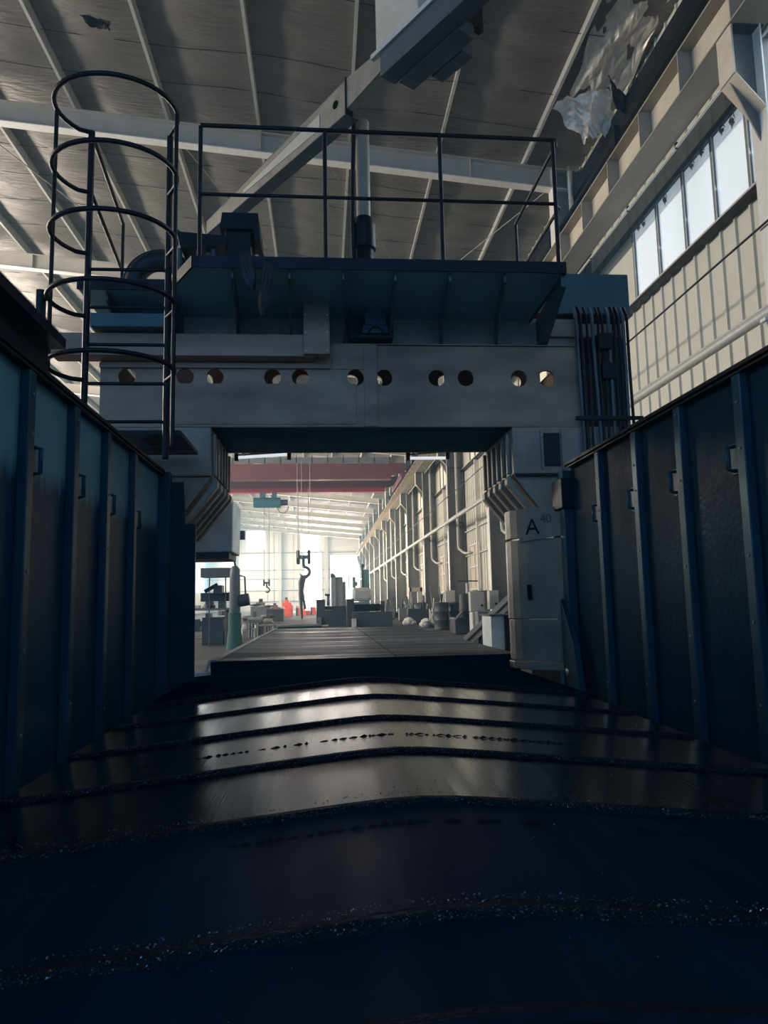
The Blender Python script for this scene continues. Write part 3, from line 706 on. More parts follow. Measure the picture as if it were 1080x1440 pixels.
# caged ladder
lad = MB()
ladder = MB().tube([(-1.115, 5.30, 1.95), (-1.115, 5.30, 4.42)], .024, 10).build('ladder_stile', M_black, G)
MB().tube([(-1.69, 5.30, 2.2), (-1.69, 5.30, 4.44)], .024, 10).build('ladder_stile', M_black, G)
for z in (3.36, 3.07, 2.79, 2.5, 2.22): MB().tube([(-1.69, 5.30, z), (-1.115, 5.30, z)], .013, 8).build('ladder_rung', M_black, G)
hoop = None
for j in range(5):
    z = 4.42 - .475 * j
    cx, cy, r = -1.43, 5.02, .41
    a0 = math.atan2(5.30 - cy, -1.69 - cx); a1 = math.atan2(5.30 - cy, -1.115 - cx) + 2 * math.pi
    pts = [(cx + r * math.cos(a0 + (a1 - a0) * q / 28) * (1.02 if q not in (0, 28) else 1), cy + r * math.sin(a0 + (a1 - a0) * q / 28) * .92, z) for q in range(29)]
    pts[0] = (-1.69, 5.28, z); pts[-1] = (-1.115, 5.285, z)
    if hoop is None: hoop = MB().tube(pts, .017, 8).build('cage_hoop', M_black, G)
    else: again(hoop, (0, 0, 4.42 - .475 * j - 4.42))
for x, y in ((-1.845, 5.02), (-1.012, 5.02)): MB().tube([(x, y, 2.5 if x < -1.5 else 1.98), (x, y, 4.42)], .015, 8).build('cage_strap', M_black, G)
MB().box(-1.75, 5.35, 2.14, -1.02, 6.1, 2.17).build('foot_plate', M_black, G)

# things on and under the platform
ty = thing('tyre', 'thick black rubber ring standing on the platform behind the caged ladder', 'tyre', (-1.42, 6.45, 3.42))
rr = []
cx, cz = -1.42, 3.745
for q in range(33):
    a = 2 * math.pi * q / 32
    rr.append((cx + .235 * math.cos(a), 6.45, cz + .235 * math.sin(a)))
MB().tube(rr[:-1], .088, 12, closed=True).build('ring', M_rubber, ty)
MB().tube([(cx + .32 * math.cos(2 * math.pi * q / 32), 6.42, cz + .32 * math.sin(2 * math.pi * q / 32)) for q in range(32)], .012, 6, closed=True).build('bead', M_rubber, ty)
mo = thing('motor_unit', 'black motor unit with a tilted cover standing on the platform deck', 'motor', (-.87, 6.2, 3.42))
MB().box(-1.08, 6.0, 3.42, -.62, 6.45, 3.5).build('base', M_black, mo)
MB().box(-.80, 6.02, 3.5, -.58, 6.42, 4.1).build('housing', M_black, mo, bev=.01)
MB().prism([(-1.2, 4.05), (-1.16, 4.02), (-.78, 3.99), (-.78, 3.91), (-1.0, 3.90), (-1.16, 3.88)], 'y', 5.98, 6.45).build('cover', M_black, mo)
MB().prism([(-.84, 4.06), (-.82, 4.20), (-.52, 4.20), (-.50, 3.96), (-.54, 3.96), (-.56, 4.06)], 'y', 5.98, 6.45).build('hood', M_black, mo)
for x in (-1.18, -1.02, -.9): MB().tube([(x, 6.05, 3.5), (x, 6.05, 3.9)], .022, 8).build('strut', M_jibdark, mo)
MB().box(-.97, 6.1, 3.5, -.90, 6.2, 3.9).build('terminal_box', M_column, mo)
rg = thing('hanging_rag', 'black rag bundle hanging over the platform edge beside the motor unit', 'rag', (-.47, 5.26, 3.47))
def blob(cx, cy, cz, rx, ry, rz, nz=10):
    ph = [U(0, 6) for _ in range(4)]
    def fn(u, v):
        a = 2 * math.pi * u; b = math.pi * (v - .5)
        k = 1 + .18 * math.sin(3 * a + ph[0] + 4 * v) + .10 * math.sin(5 * a + ph[1])
        return (cx + rx * k * math.cos(a) * math.cos(b), cy + ry * k * math.sin(a) * math.cos(b), cz + rz * math.sin(b) * (1 + .05 * math.sin(4 * a + ph[2])))
    return MB().grid(fn, 18, nz)
def rag(cx, top, w, ln):
    ph = U(0, 6)
    def fn(u, v):
        a = 2 * math.pi * u; k = (.35 + .65 * math.sin(math.pi * min(1, .15 + v * .8))) * (1 - .75 * max(0, v - .75) * 4 * (1 if v > .75 else 0) * (.55 + .45 * math.sin(2 * a + ph)))
        k *= 1 + .3 * math.sin(3 * a + ph) * v + .15 * math.sin(7 * a + 3 * v)
        return (cx + w * k * math.cos(a) + .02 * math.sin(4 * v + ph), 5.245 + w * .7 * k * math.sin(a), top - ln * v - .02 * math.sin(3 * a) * v)
    return MB().grid(fn, 20, 14, smooth=False)
rag(-.40, 3.40, .05, .38).build('cloth', M_rubber, rg)
rag(-.52, 3.47, .05, .27).build('cloth', M_rubber, rg)
MB().tube([(-.41, 5.25, 3.34), (-.42, 5.25, 3.46), (-.43, 5.33, 3.49)], .012, 6).build('cord', M_rubber, rg)
# jib arm and its post
A0 = Vector((-1.25, 8.15, 5.2)); A1 = Vector((1.25, 4.38, 5.2)); AD = (A1 - A0).normalized(); AN = Vector((-AD.y, AD.x, 0))
jb = thing('jib_arm', 'long tan jib arm slanting overhead from the gantry platform post', 'arm', (.38, 6.05, 3.45))
def on(t, s=0, z=0): p = A0 + AD * t + AN * s; return (p.x, p.y, 5.2 + z)
def slab(m, t0, t1, za0, zb0, za1, zb1, s0, s1):                       # tapered slab along the arm
    q = [on(t0, s0, za0), on(t0, s0, zb0), on(t1, s0, zb1), on(t1, s0, za1), on(t0, s1, za0), on(t0, s1, zb0), on(t1, s1, zb1), on(t1, s1, za1)]
    return m.add(q, [(0, 1, 2, 3), (7, 6, 5, 4), (0, 4, 5, 1), (1, 5, 6, 2), (2, 6, 7, 3), (3, 7, 4, 0)])
am = slab(MB(), 0, 2.75, -.08, .07, -.16, .15, -.045, -.03)
slab(am, 0, 2.75, .058, .07, .138, .15, -.045, .07).build('arm', M_jib, jb)
slab(MB(), 0, 2.75, -.09, -.08, -.17, -.16, -.045, .09).build('arm_underside', M_jibdark, jb)
slab(MB(), 2.75, 3.35, -.13, .15, -.06, .10, -.045, .02).build('arm_neck', M_jib, jb)
slab(MB(), .9, 2.35, -.02, .02, -.09, .05, -.05, -.045).build('face_plate', M_corbel, jb)
slab(MB(), 2.75, 2.765, -.17, .16, -.17, .16, -.055, .02).build('splice_seam', M_black, jb)
slab(MB(), 3.25, 5.2, -.14, .08, -.14, .08, -.06, .09).build('arm_extension', M_jibdark, jb)
MB().tube([on(2.60, -.052, .0), on(2.60, -.03, .0)], .036, 14).build('pin_hole', M_joint, jb)
slab(MB(), 3.2, 3.72, .10, .62, .10, .62, -.06, .14).build('gear_box', M_corbel, jb, bev=.006)
slab(MB(), 3.15, 3.9, .06, .10, .06, .10, -.08, .16).build('mount_flange', M_pale, jb)
MB().bar(on(3.3, .16, -.10), on(4.0, .16, -.10), .16, .12).build('bracket', M_jibdark, jb, bev=.006)
MB().bar(on(3.5, .32, -.10), on(3.85, .32, -.10), .12, .10).build('clamp_block', M_jibdark, jb, bev=.006)
MB().bar(on(3.95, .24, .10), on(4.0, .24, .10), .2, .3).build('fin', M_black, jb)
MB().tube([(.385, 6.1, 3.46), (.385, 6.1, 5.14)], .062, 14).build('post', M_column, jb)
MB().tube([(.385, 6.1, 3.46), (.385, 6.1, 4.22), (.385, 6.1, 4.24)], [.085, .085, .068], 14).tube([(.385, 6.1, 3.95), (.385, 6.1, 4.16)], .105, 14).build('post_socket', M_black, jb)
MB().tube([(.31, 6.02, 5.1), (.29, 6.02, 4.5), (.285, 6.03, 4.1), (.30, 6.03, 3.46)], .02, 8).build('post_cable', M_black, jb)
# tube lights under the beam
for i, (x0, x1, lab) in enumerate(((-.86, -.36, 'white tube light hung under the gantry beam above the red crane'), (.92, 1.3, 'thin pale tube light under the gantry beam near the ribbed right column'))):
    t = thing('tube_light', lab, 'light', ((x0 + x1) / 2, 7.6, 2.42))
    MB().tube([(x0, 7.6, 2.415 if i == 0 else 2.40), (x1, 7.6, 2.445 if i == 0 else 2.40)], .016, 8).build('tube', M_lamp, t)
    MB().box(x0 - .04, 7.58, 2.38, x0, 7.62, 2.46).box(x1, 7.58, 2.39, x1 + .04, 7.62, 2.47).build('end_cap', M_black, t)
    MB().bar((x0, 7.6, 2.44), (x1, 7.6, 2.47), .03, .015).build('batten', M_jibdark, t)
    MB().box(x0 + .05, 7.3, 2.43, x0 + .07, 7.6, 2.45).build('hanger', M_black, t)
hc = thing('hanging_roller', 'short dark roller standing up behind the guard rail below the roof', 'roller', (-1.9, 5.0, 2.5))
MB().tube([(-1.9, 5.0, 2.76), (-1.9, 5.0, 3.06)], .034, 10).build('roller', M_black, hc)
MB().tube([(-1.9, 5.0, 2.3), (-1.9, 5.0, 2.76)], .018, 8).build('stem', M_mach, hc)

# torn foil hanging from the roof
def crumple(c, du, dv, nu, nv, amp, cut):
    c, du, dv = Vector(c), Vector(du), Vector(dv); nn = du.cross(dv).normalized(); ph = [U(0, 6.28) for _ in range(9)]
    def fn(u, v):
        def tri(q): q = (q / 6.2832) % 1; return abs(2 * q - 1) * 2 - 1
        e = amp * (1.6 * tri(6 * u + 3 * v + ph[0]) + .9 * tri(11 * v - 5 * u + ph[1]) + .5 * tri(19 * u + 13 * v + ph[2]) + .25 * tri(31 * u - 27 * v + ph[3]) + .2 * tri(43 * v + ph[4]))
        k = 1 - cut * v
        return c + du * ((u - .5) * k + .5 + .03 * math.sin(11 * v + ph[6])) + dv * (v + .05 * math.sin(14 * u + ph[7]) + .03 * math.sin(37 * u + ph[8])) + nn * e
    return MB().grid(fn, nu, nv, smooth=False)
t = crumple((4.28, 12.3, 9.95), (1.15, -.25, .35), (.25, .1, -.80), 30, 26, .03, .62).build('torn_foil', M_foil_shiny)
tag(t, 'large torn flap of shiny foil hanging from the roof near the runway girder', 'foil')
t = crumple((4.5, 10.0, 10.30), (1.0, -.1, -.12), (.1, 2.2, -.15), 30, 34, .03, .05).build('torn_foil', M_foil_shiny)
tag(t, 'crumpled shiny foil sheet sagging at the eaves above the torn flap', 'foil')
t = crumple((-4.05, 11.9, 11.0), (.5, .05, -.05), (.05, .05, -.16), 12, 6, .02, .3).build('torn_foil', M_rubber)
tag(t, 'small dark scrap dangling from the roof foil above the ladder cage', 'foil')
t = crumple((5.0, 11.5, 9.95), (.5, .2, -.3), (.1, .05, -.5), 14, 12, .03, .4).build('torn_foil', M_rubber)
tag(t, 'black torn lining hanging in the shadow beside the shiny foil flap', 'foil')

# ------------------------------------------------------------------ far part of the hall
cr = thing('overhead_crane', 'dark red double girder overhead crane spanning the far part of the hall', 'crane', (-5, 45, 7.9))
for (y, z0, z1) in ((42.5, 8.02, 8.95), (47.0, 7.95, 8.95)):
    gd = MB().box(XL + 1, y - .25, z0 + .28, 4.2, y + .25, z1).prism([(4.2, z0 + .28), (4.2, z1), (4.85, z1), (4.85, z1 - .4)], 'y', y - .25, y + .25).build('girder', M_red, cr)
    MB().box(XL + 1, y - .3, z0, 4.0, y + .3, z0 + .28).build('bottom_flange', M_redflange if y > 45 else M_red, gd)
MB().box(4.55, 41.8, 7.99, 4.92, 47.7, 8.35).build('end_truck', M_red, cr)
MB().box(-6.5, 42.2, 8.96, 4.0, 42.25, 9.3).build('walkway_rail', M_mach, cr)
for j in range(12): MB().box(-6 + .9 * j, 42.2, 8.96, -5.95 + .9 * j, 42.26, 9.5).build('rail_post', M_mach, cr)
def p(px, py, y): return at(px, py, y)
def bxp(x0, y0, x1, y1, Y, d, m=None):
    a = p(x0, y1, Y); b = p(x1, y0, Y); m = m or MB()
    if min(a.z, b.z) < .3: (a if a.z < b.z else b).z = .0
    return m.box(min(a.x, b.x), Y, min(a.z, b.z), max(a.x, b.x), Y + d, max(a.z, b.z))
h = thing('electric_hoist', 'blue electric hoist hanging under the red crane girder', 'hoist', p(378, 715, 47))
c = p(378, 707, 47)
MB().tube([(c.x - .95, 47, c.z), (c.x + .75, 47, c.z)], .33, 16).build('drum', M_blue, h)
MB().box(c.x - .55, 46.8, c.z + .3, c.x - .2, 47.2, c.z + .62).box(c.x + .2, 46.8, c.z + .3, c.x + .5, 47.2, c.z + .62).build('trolley', M_blue, h)
MB().tube([(c.x + .75, 47, c.z), (c.x + 1.2, 47, c.z)], .2, 12).build('motor', M_machdark, h)
MB().tube([(c.x + .9 + .35 * math.cos(a), 46.8, c.z - .25 + .45 * math.sin(a)) for a in [math.pi * (1 + q / 10) for q in range(11)]], .025, 6).build('cable_loop', M_black, h)
def hook(lbl, px, ytop, yb, ypx_top, Y, s):
    c = p(px, yb, Y)
    t = thing('hook_block', lbl, 'hook', (c.x, Y, c.z))
    for sx in (-1, 1): MB().tube([(c.x + sx * .22 * s, Y, c.z + .55 * s), (c.x + sx * .31 * s, Y, c.z + .55 * s), (c.x + sx * .40 * s, Y, c.z + .55 * s)], [.38 * s, .42 * s, .38 * s], 16).build('sheave', M_machdark, t)
    MB().box(c.x - .22 * s, Y - .12 * s, c.z + .45 * s, c.x + .22 * s, Y + .12 * s, c.z + .65 * s).box(c.x - .08 * s, Y - .08 * s, c.z, c.x + .08 * s, Y + .08 * s, c.z + .5 * s).build('crosshead', M_blue if s > .7 else M_black, t)
    pts = [(c.x + .02 * s, Y, c.z + .1 * s)] + [(c.x + .05 * s + .28 * s * math.cos(a), Y, c.z - .30 * s + .28 * s * math.sin(a)) for a in [math.pi * (.5 - 1.4 * q / 14) for q in range(15)]]
    MB().tube(pts, [.09 * s] * 6 + [.10 * s] * 6 + [.07 * s, .06 * s, .04 * s, .02 * s], 10).build('hook', M_machdark, t)
    for sx in (-.3, .3): MB().tube([(c.x + sx * s, Y, c.z + .9 * s), (c.x + sx * s, Y, ypx_top)], .018, 5).build('rope', M_mach, t)
    return c
c = hook('large grey hook block hanging on ropes under the red crane', 427, 0, 797, 8.0, 44.8, 1.05)
sl = thing('lifting_sling', 'dark tapering chain sling hanging from the large hook block', 'sling', (c.x, 44.8, .3))
MB().tube([(c.x + .04, 44.8, c.z - .56), (c.x - .10, 44.8, c.z - .62), (c.x - .20, 44.8, c.z - .95), (c.x - .20, 44.8, 1.4), (c.x - .12, 44.8, .03)], [.05, .10, .16, .12, .07], 8).build('chain', M_machdark, sl)
MB().tube([(c.x + .06, 44.8, c.z - .62), (c.x - .1, 44.8, 1.7), (c.x + .08, 44.8, .6)], [.09, .06, .08], 8).build('chain', M_machdark, sl)
hook('small dark hook block hanging on ropes from the blue hoist', 375, 0, 826, 7.45, 47, .52)
for x in (418, 424, 436): 
    q = p(x, 700, 42.1)
    MB().tube([(q.x, 42.1, 3.5), (q.x, 42.1, 9.0)], .012, 5).build('pendant_cable', M_pale, cr)

# machines on the left of the aisle
lt = thing('vertical_lathe', 'grey machine with horizontal rail and clutter behind the left gantry column', 'machine', (-2.6, 17, 0))
bxp(282, 798, 334, 812, 17, .5).build('cross_rail', M_mach, lt)
bxp(282, 833, 334, 846, 17.2, .5).build('lower_rail', M_machdark, lt)
bxp(284, 868, 314, 893, 17.5, .8).build('base', M_machdark, lt)
for x in (293, 316): bxp(x, 812, x + 2, 893, 17.1, .06).build('post', M_mach, lt)
bxp(300, 823, 312, 835, 17, .4).build('carriage', M_machdark, lt)
MB().bar(p(288, 832, 17), p(306, 822, 17), .08, .08).build('lever', M_black, lt)
bxp(284, 776, 312, 784, 16, .6).build('top_bracket', M_machdark, lt)
for i in range(9):
    x = U(285, 325); y = U(855, 890)
    bxp(x, y, x + U(3, 9), y + U(3, 9), 17 + U(0, 1), .3).build('fixture', random.choice([M_mach, M_pale, M_machdark, M_bag]), lt)
rc = thing('radial_column', 'pale round machine column on a green base left of the aisle', 'machine', (-2.0, 15.8, 0))
c = p(330, 893, 15.8); tz = p(330, 800, 15.8).z; gz = p(330, 862, 15.8).z
MB().lathe([(.115, 0), (.11, tz - .2 - gz), (.095, tz - gz), (.05, tz - gz + .06)], (c.x, 15.8, gz), 16).build('column', M_mach, rc)
MB().lathe([(.17, 0), (.16, gz * .3), (.135, gz * .5), (.135, gz)], (c.x, 15.8, 0), 16).build('base', M_green, rc)
MB().tube([(c.x + .02, 15.8, tz), (c.x - .03, 15.8, tz + .25), (c.x + .03, 15.8, tz + .75), (c.x + .02, 15.8, tz + 1.0)], .02, 8).build('cable', M_black, rc)
MB().tube([(c.x + .1, 15.8, gz + .25), (c.x + .3, 15.8, gz + .28)], .13, 14).build('motor', M_machdark, rc)
MB().tube([(c.x + .22, 15.85, gz + .3), (c.x + .2, 15.85, gz + .75), (c.x + .1, 15.85, gz + .78)], .02, 6).build('handrail', M_machdark, rc)
MB().box(c.x - .02, 15.75, tz + .62, c.x + .2, 15.9, tz + .8).build('bracket', M_machdark, rc)
gp = thing('grey_press', 'low grey boxy machine with a knob on top beyond the aisle clutter', 'machine', (-3.3, 42, 0))
bxp(352, 852, 379, 872, 42, 1.2).build('body', M_mach, gp, bev=.03)
bxp(360, 847, 372, 852, 42.2, .8).build('top', M_mach, gp)
bxp(364, 842, 369, 847, 42.3, .4).build('knob', M_machdark, gp)
bxp(374, 856, 398, 874, 41, 1.2).build('side_cabinet', M_machdark, gp, bev=.03)
for i, (x0, y0, x1, y1, Y, lab) in enumerate(((347, 866, 369, 890, 21, 'grey machine vice block on the floor beside the table left edge'), (370, 868, 383, 889, 22.5, 'narrow grey spindle block next to the vice block'))):
    t = thing('machine_block', lab, 'machine', p((x0 + x1) / 2, y1, Y))
    bxp(x0, y0 + 6, x1, y1, Y, .5).build('body', M_mach, t, bev=.03)
    bxp(x0 + 1, y0 + 2, x1 - 1, y0 + 6, Y + .05, .4).build('top_plate', M_pale, t, bev=.01)
    bxp((x0 + x1) / 2 - 2, y0 - 6, (x0 + x1) / 2 + 2, y0 + 2, Y + .1, .2).build('screw', M_mach, t)
    MB().lathe([(.0, 0), (.16, .02), (.16, .05), (0.0, .07)], (p((x0 + x1) / 2, y0 - 6, Y).x, Y + .2, p(0, y0 - 6, Y).z), 12).build('handwheel', M_mach, t)
    for q in range(4): bxp(x0 + 2 + 4 * q, y0 + 10, x0 + 4 + 4 * q, y1 - 2, Y - .04, .05).build('rib', M_pale, t)
fr = thing('pipe_frame', 'low bent pale pipe frame standing at the table left edge', 'frame', p(360, 893, 19))
gnd = lambda px: Vector((p(px, 893, 19).x, 19, 0))
MB().tube([gnd(341), p(341, 884, 19), p(358, 884, 19), gnd(358)], .03, 6).build('pipe', M_pipe, fr)
MB().tube([gnd(358), p(360, 880, 19), p(384, 879, 20), p(386, 892, 20)], .03, 6).build('pipe', M_pipe, fr)
# red machines near the far door
def red_machine(lbl, px0, px1, ytop, ybot, Y, mt):
    t = thing('red_machine', lbl, 'machine', p((px0 + px1) / 2, ybot, Y)); w = px1 - px0; hh = ybot - ytop
    bxp(px0, ybot - hh * .45, px1, ybot, Y, 1.2).build('bed', mt, t, bev=.04)
    bxp(px0 + w * .35, ytop + hh * .12, px0 + w * .7, ybot - hh * .4, Y + .2, .8).build('column', mt, t, bev=.04)
    bxp(px0 + w * .15, ytop + hh * .25, px0 + w * .9, ytop + hh * .45, Y + .1, .5).build('arm', mt, t, bev=.03)
    bxp(px0 + w * .42, ytop, px0 + w * .6, ytop + hh * .14, Y + .3, .4).build('motor', M_machdark, t)
    q = p(px0 + w * .8, ytop + hh * .5, Y); MB().tube([(q.x, Y - .1, q.z), (q.x, Y + .1, q.z)], .25, 12).build('handwheel', mt, t)
red_machine('orange red drilling machine with tall column near the far wall', 394, 411, 840, 868, 56, M_orange)
red_machine('dull red machine beside the orange drilling machine', 376, 396, 848, 870, 52, M_red)
for i in range(12):
    x = 416 + i * 2.3; y = 858 + (i * 37 % 9) ; Y = 60 + (i * 3 % 5)
    t = MB(); bxp(x, y - (3 + i % 4), x + 3.2, 869, Y, .5, t); bxp(x + .5, y - 6 - i % 3, x + 1.8, y, Y + .1, .2, t)
    tag(t.build('red_casting', M_orange if i % 3 else M_machdark), '%s small upright part, %s from left below the hanging sling' % ('orange red' if i % 3 else 'dark', ORD[i]), 'casting', 'red castings below the sling')
# block on the right: grey machines at the end of the table
ca = thing('machine_cabinet', 'dark slate boxy machine with a tall left edge in front of the pale column', 'machine', p(468, 880, 30))
bxp(445, 843, 457, 880, 30, 1.5).build('side_column', M_machdark, ca, bev=.02)
bxp(457, 852, 488, 858, 30.1, 1.4).build('upper_panel', M_machdark, ca, bev=.02)
bxp(457, 858, 488, 880, 30, 1.4).build('body', M_machdark, ca, bev=.02)
bxp(460, 836, 463, 852, 30.4, .2).build('post', M_mach, ca)
bxp(457, 835, 464, 838, 30.3, .4).build('post_head', M_machdark, ca)
bxp(446, 868, 452, 880, 29.9, .1).build('door_panel', M_mach, ca)
cb_ = thing('machine_bed', 'long dark slate machine bed with raised back right of the slate cabinet', 'machine', p(525, 880, 28.5))
bxp(496, 860, 552, 880, 28.5, 1.3).build('body', M_machdark, cb_, bev=.02)
bxp(488, 842, 498, 880, 29, 1.2).build('end_column', M_machdark, cb_, bev=.02)
bxp(498, 849, 535, 860, 28.8, 1.0).build('back', M_black, cb_, bev=.02)
bxp(536, 845, 541, 862, 28.9, .3).build('lever_box', M_machdark, cb_); bxp(544, 843, 547, 862, 28.9, .3).build('lever', M_mach, cb_)
bxp(495, 870, 501, 881, 28.3, .2).build('pale_sack', M_bag, cb_)
pc = thing('machine_column', 'tall pale grey twin machine column standing before the bright far door', 'machine', p(475, 866, 50))
bxp(466, 808, 472, 868, 50, 1.0).build('column', M_mach, pc, bev=.02)
bxp(472, 811, 482, 868, 50.2, 1.2).build('column', M_mach, pc, bev=.02)
bxp(465, 806, 470, 812, 50, .8).build('cap', M_mach, pc)
bxp(480, 818, 486, 868, 50.4, 1.0).build('side_box', M_mach, pc)
hm = thing('horizontal_borer', 'grey boring machine with rounded body and motor behind the slate bed', 'machine', p(508, 864, 55))
q0, q1 = p(495, 836, 55), p(521, 836, 55)
bxp(495, 826, 522, 846, 55, 1.6).build('body', M_mach, hm, bev=.25)
bxp(497, 846, 520, 864, 55, 1.6).build('base', M_machdark, hm, bev=.04)
bxp(496, 811, 500, 827, 55.4, .5).build('motor', M_machdark, hm, bev=.05); bxp(499, 818, 503, 824, 55.4, .5).build('terminal_box', M_machdark, hm)
bxp(490, 810, 497, 811, 55.5, .1).build('rail', M_mach, hm); bxp(490, 810, 491, 828, 55.5, .1).build('rail_post', M_mach, hm)
gp2 = thing('green_pillar_machine', 'slim green pillar machine with a dark mast beside the wall columns', 'machine', p(515, 864, 57))
bxp(511, 801, 519, 864, 57, .8).build('pillar', M_green, gp2, bev=.03)
bxp(509, 798, 511, 840, 56.8, .2).build('mast', M_black, gp2)
q = p(510, 798, 56.9); MB().lathe([(.06, 0), (.14, .06), (.14, .2), (.05, .28)], q, 10).build('mast_head', M_black, gp2)
ft = thing('far_table', 'low dark green table slab beyond the far end of the machine table', 'table', p(425, 885, 24))
bxp(390, 880, 452, 889, 24, 2).build('slab', M_green_dark, ft, bev=.02)
bxp(396, 889, 400, 892, 24.2, .3).build('foot', M_machdark, ft); bxp(440, 889, 444, 892, 24.2, .3).build('foot', M_machdark, ft)
MB().box(p(452, 886, 25).x - .4, 25.2, p(452, 881, 25).z, p(462, 886, 25).x, 25.9, p(452, 880, 25).z).build('pale_sheet', M_pale, ft)

# right side: things standing along the wall
def elbox(lbl, px0, py0, px1, py1, Y, d):
    t = thing('electrical_box', lbl, 'box', p((px0 + px1) / 2, py1, Y))
    bxp(px0, py0, px1, py1, Y, d).build('body', M_pale, t, bev=.01)
    a = p(px0, py1, Y); b = p(px1, py0, Y)
    MB().box(a.x + .03, Y - .012, a.z + .03, b.x - .03, Y, b.z - .03).build('door', M_pale, t, bev=.004)
    MB().tube([(b.x - .08, Y - .03, (a.z * .7 + b.z * .3)), (b.x - .08, Y - .01, (a.z * .7 + b.z * .3))], .03, 8).build('lock', M_black, t)
elbox('wide pale electrical box on the wall column above the cabinets', 662, 832, 681, 860, 19.5, .25)
elbox('narrow pale electrical box beside the wide one behind the gantry column', 689, 830, 701, 857, 19.8, .3)
elbox('cream electrical box on the farther wall column above the junk pile', 627, 830, 640, 856, 28, .3)
elbox('small cream box on the third column near the leaning rods', 588, 832, 594, 850, 36, .3)
for (x0, y0, x1, y1, Y, lab, mt) in ((664, 861, 672, 878, 19.2, 'small white cabinet under the wide electrical box', M_bag), (672, 860, 690, 880, 18.6, 'grey steel cabinet beneath the electrical boxes', M_mach)):
    t = thing('floor_cabinet', lab, 'cabinet', p((x0 + x1) / 2, y1, Y)); a = p(x0, y0, Y); b = p(x1, y0, Y)
    MB().box(a.x, Y, 0, b.x, Y + .4, a.z).build('body', mt, t, bev=.01)
    MB().box(a.x + .02, Y - .012, .05, b.x - .02, Y, a.z - .04).build('door', mt, t, bev=.004)
ck = thing('coolant_tank', 'pale grey steel tank box standing beside the table near the gantry column', 'tank', p(704, 925, 12.3))
a = p(690, 866, 12.3); b = p(709, 866, 12.3); b2 = p(718, 866, 12.3)
MB().box(a.x, 12.3, .02, b.x + .0, 13.0, a.z).build('body', M_head, ck, bev=.01)
MB().box(b.x + .005, 12.25, .0, b2.x + .15, 13.1, a.z + .0).build('dark_side', M_black, ck)
MB().box(a.x - .03, 12.25, a.z, b2.x + .1, 13.05, a.z + .02).build('lid', M_machdark, ck)
MB().bar((a.x - .05, 12.25, .03), (b2.x, 12.1, .05), .05, .03).build('skirt', M_pale, ck)
cvy = thing('chip_conveyor', 'sloping steel channel conveyor rising behind the pale grey tank', 'conveyor', p(665, 900, 15))
a = p(657, 902, 14.6); b = p(722, 840, 13.8)
for s in (-.18, .18):
    MB().bar(a + Vector((0, s, 0)), b + Vector((0, s, 0)), .03, .16).build('side_channel', M_mach, cvy, bev=.004)
MB().bar(a + Vector((0, 0, -.05)), b + Vector((0, 0, -.05)), .34, .02).build('trough', M_machdark, cvy)
MB().bar(a + Vector((.3, .1, -.3)), b + Vector((.3, .1, -.3)), .05, .12).build('under_channel', M_machdark, cvy)
for f in (.3, .8): q = a.lerp(b, f); MB().box(q.x - .02, q.y - .15, 0, q.x + .02, q.y + .15, q.z - .1).build('support', M_machdark, cvy)
# rods and bars leaning against the wall
random.seed(31)
for i in range(16):
    x = 604 + i * 2.0 if i < 9 else 640 + (i - 9) * 4; Y = 27 + U(0, 3); b0 = p(x, 878, Y); b0.x = min(b0.x, 4.6); ht = U(.5, 1.5)
    t = MB().tube([(b0.x, Y - .3, .02), (b0.x + U(-.12, .3), Y + .2, ht)], U(.016, .035), 6).build('leaning_rod', random.choice([M_pipe, M_mach, M_white]))
    tag(t, 'pale rod leaning along the wall, %s counted from the far end' % ORD[i], 'rod', 'rods leaning along the wall')
for i in range(12):
    x = 601 + i * 2.7; Y = 25.5 + (i * 5 % 4) * .6; b0 = p(x, 880, Y); r = U(.08, .17)
    t = blob(b0.x, Y, r * .7 + 0, r, r, r * .8, 6).build('scrap_bundle', random.choice([M_bag, M_mach, M_machdark, M_pale]))
    tag(t, 'crumpled bundle in the wall scrap pile, %s from the pile left end' % ORD[i], 'scrap', 'scrap bundles by the wall')
for (x0, y0, x1, y1, Y, lab) in ((570, 872, 581, 879, 28, 'pile of white sacks on the floor right of the slate bed'), (596, 876, 603, 882, 26, 'small white sack on the floor beside the scrap pile')):
    t = thing('sack_pile', lab, 'sacks', p((x0 + x1) / 2, y1, Y)); a = p(x0, y1, Y); b = p(x1, y0, Y)
    for q in range(3): blob(a.x + (b.x - a.x) * (.2 + .3 * q), Y, .12 + .09 * (q == 1), .17, .2, .12, 6).build('sack', M_bag, t)
pl = thing('pallet_rack', 'dark low rack of bars with cream shelf beside the third wall column', 'rack', p(588, 876, 33))
bxp(576, 826, 594, 832, 34, .6).build('shelf', M_corbel, pl)
bxp(578, 866, 594, 872, 33.5, .8).build('lower_shelf', M_machdark, pl)
for x in (577, 592): bxp(x, 826, x + 1.5, 877, 34, .06).build('post', M_pale, pl)
dk = thing('dark_bench', 'dark greasy bench and drum between the scrap pile and the grey cabinet', 'bench', p(650, 882, 20))
bxp(640, 868, 662, 883, 20, .8).build('body', M_machdark, dk, bev=.03)
q = p(654, 868, 20.3); MB().lathe([(.14, 0), (.16, .1), (.15, .6), (.1, .65)], (q.x, 20.3, q.z), 14).build('drum', M_machdark, dk)
MB().bar(p(640, 872, 20), p(650, 860, 20), .3, .03).build('tilted_plate', M_machdark, dk)
sp = thing('standing_pipe', 'white upright pipe with a crossbar standing before the wall column', 'pipe', p(658, 875, 21))
q = p(658, 845, 21); q2 = p(658, 820, 21)
MB().tube([(q.x, 21, 0), (q.x, 21, q2.z)], .05, 10).build('pipe', M_pipe, sp)
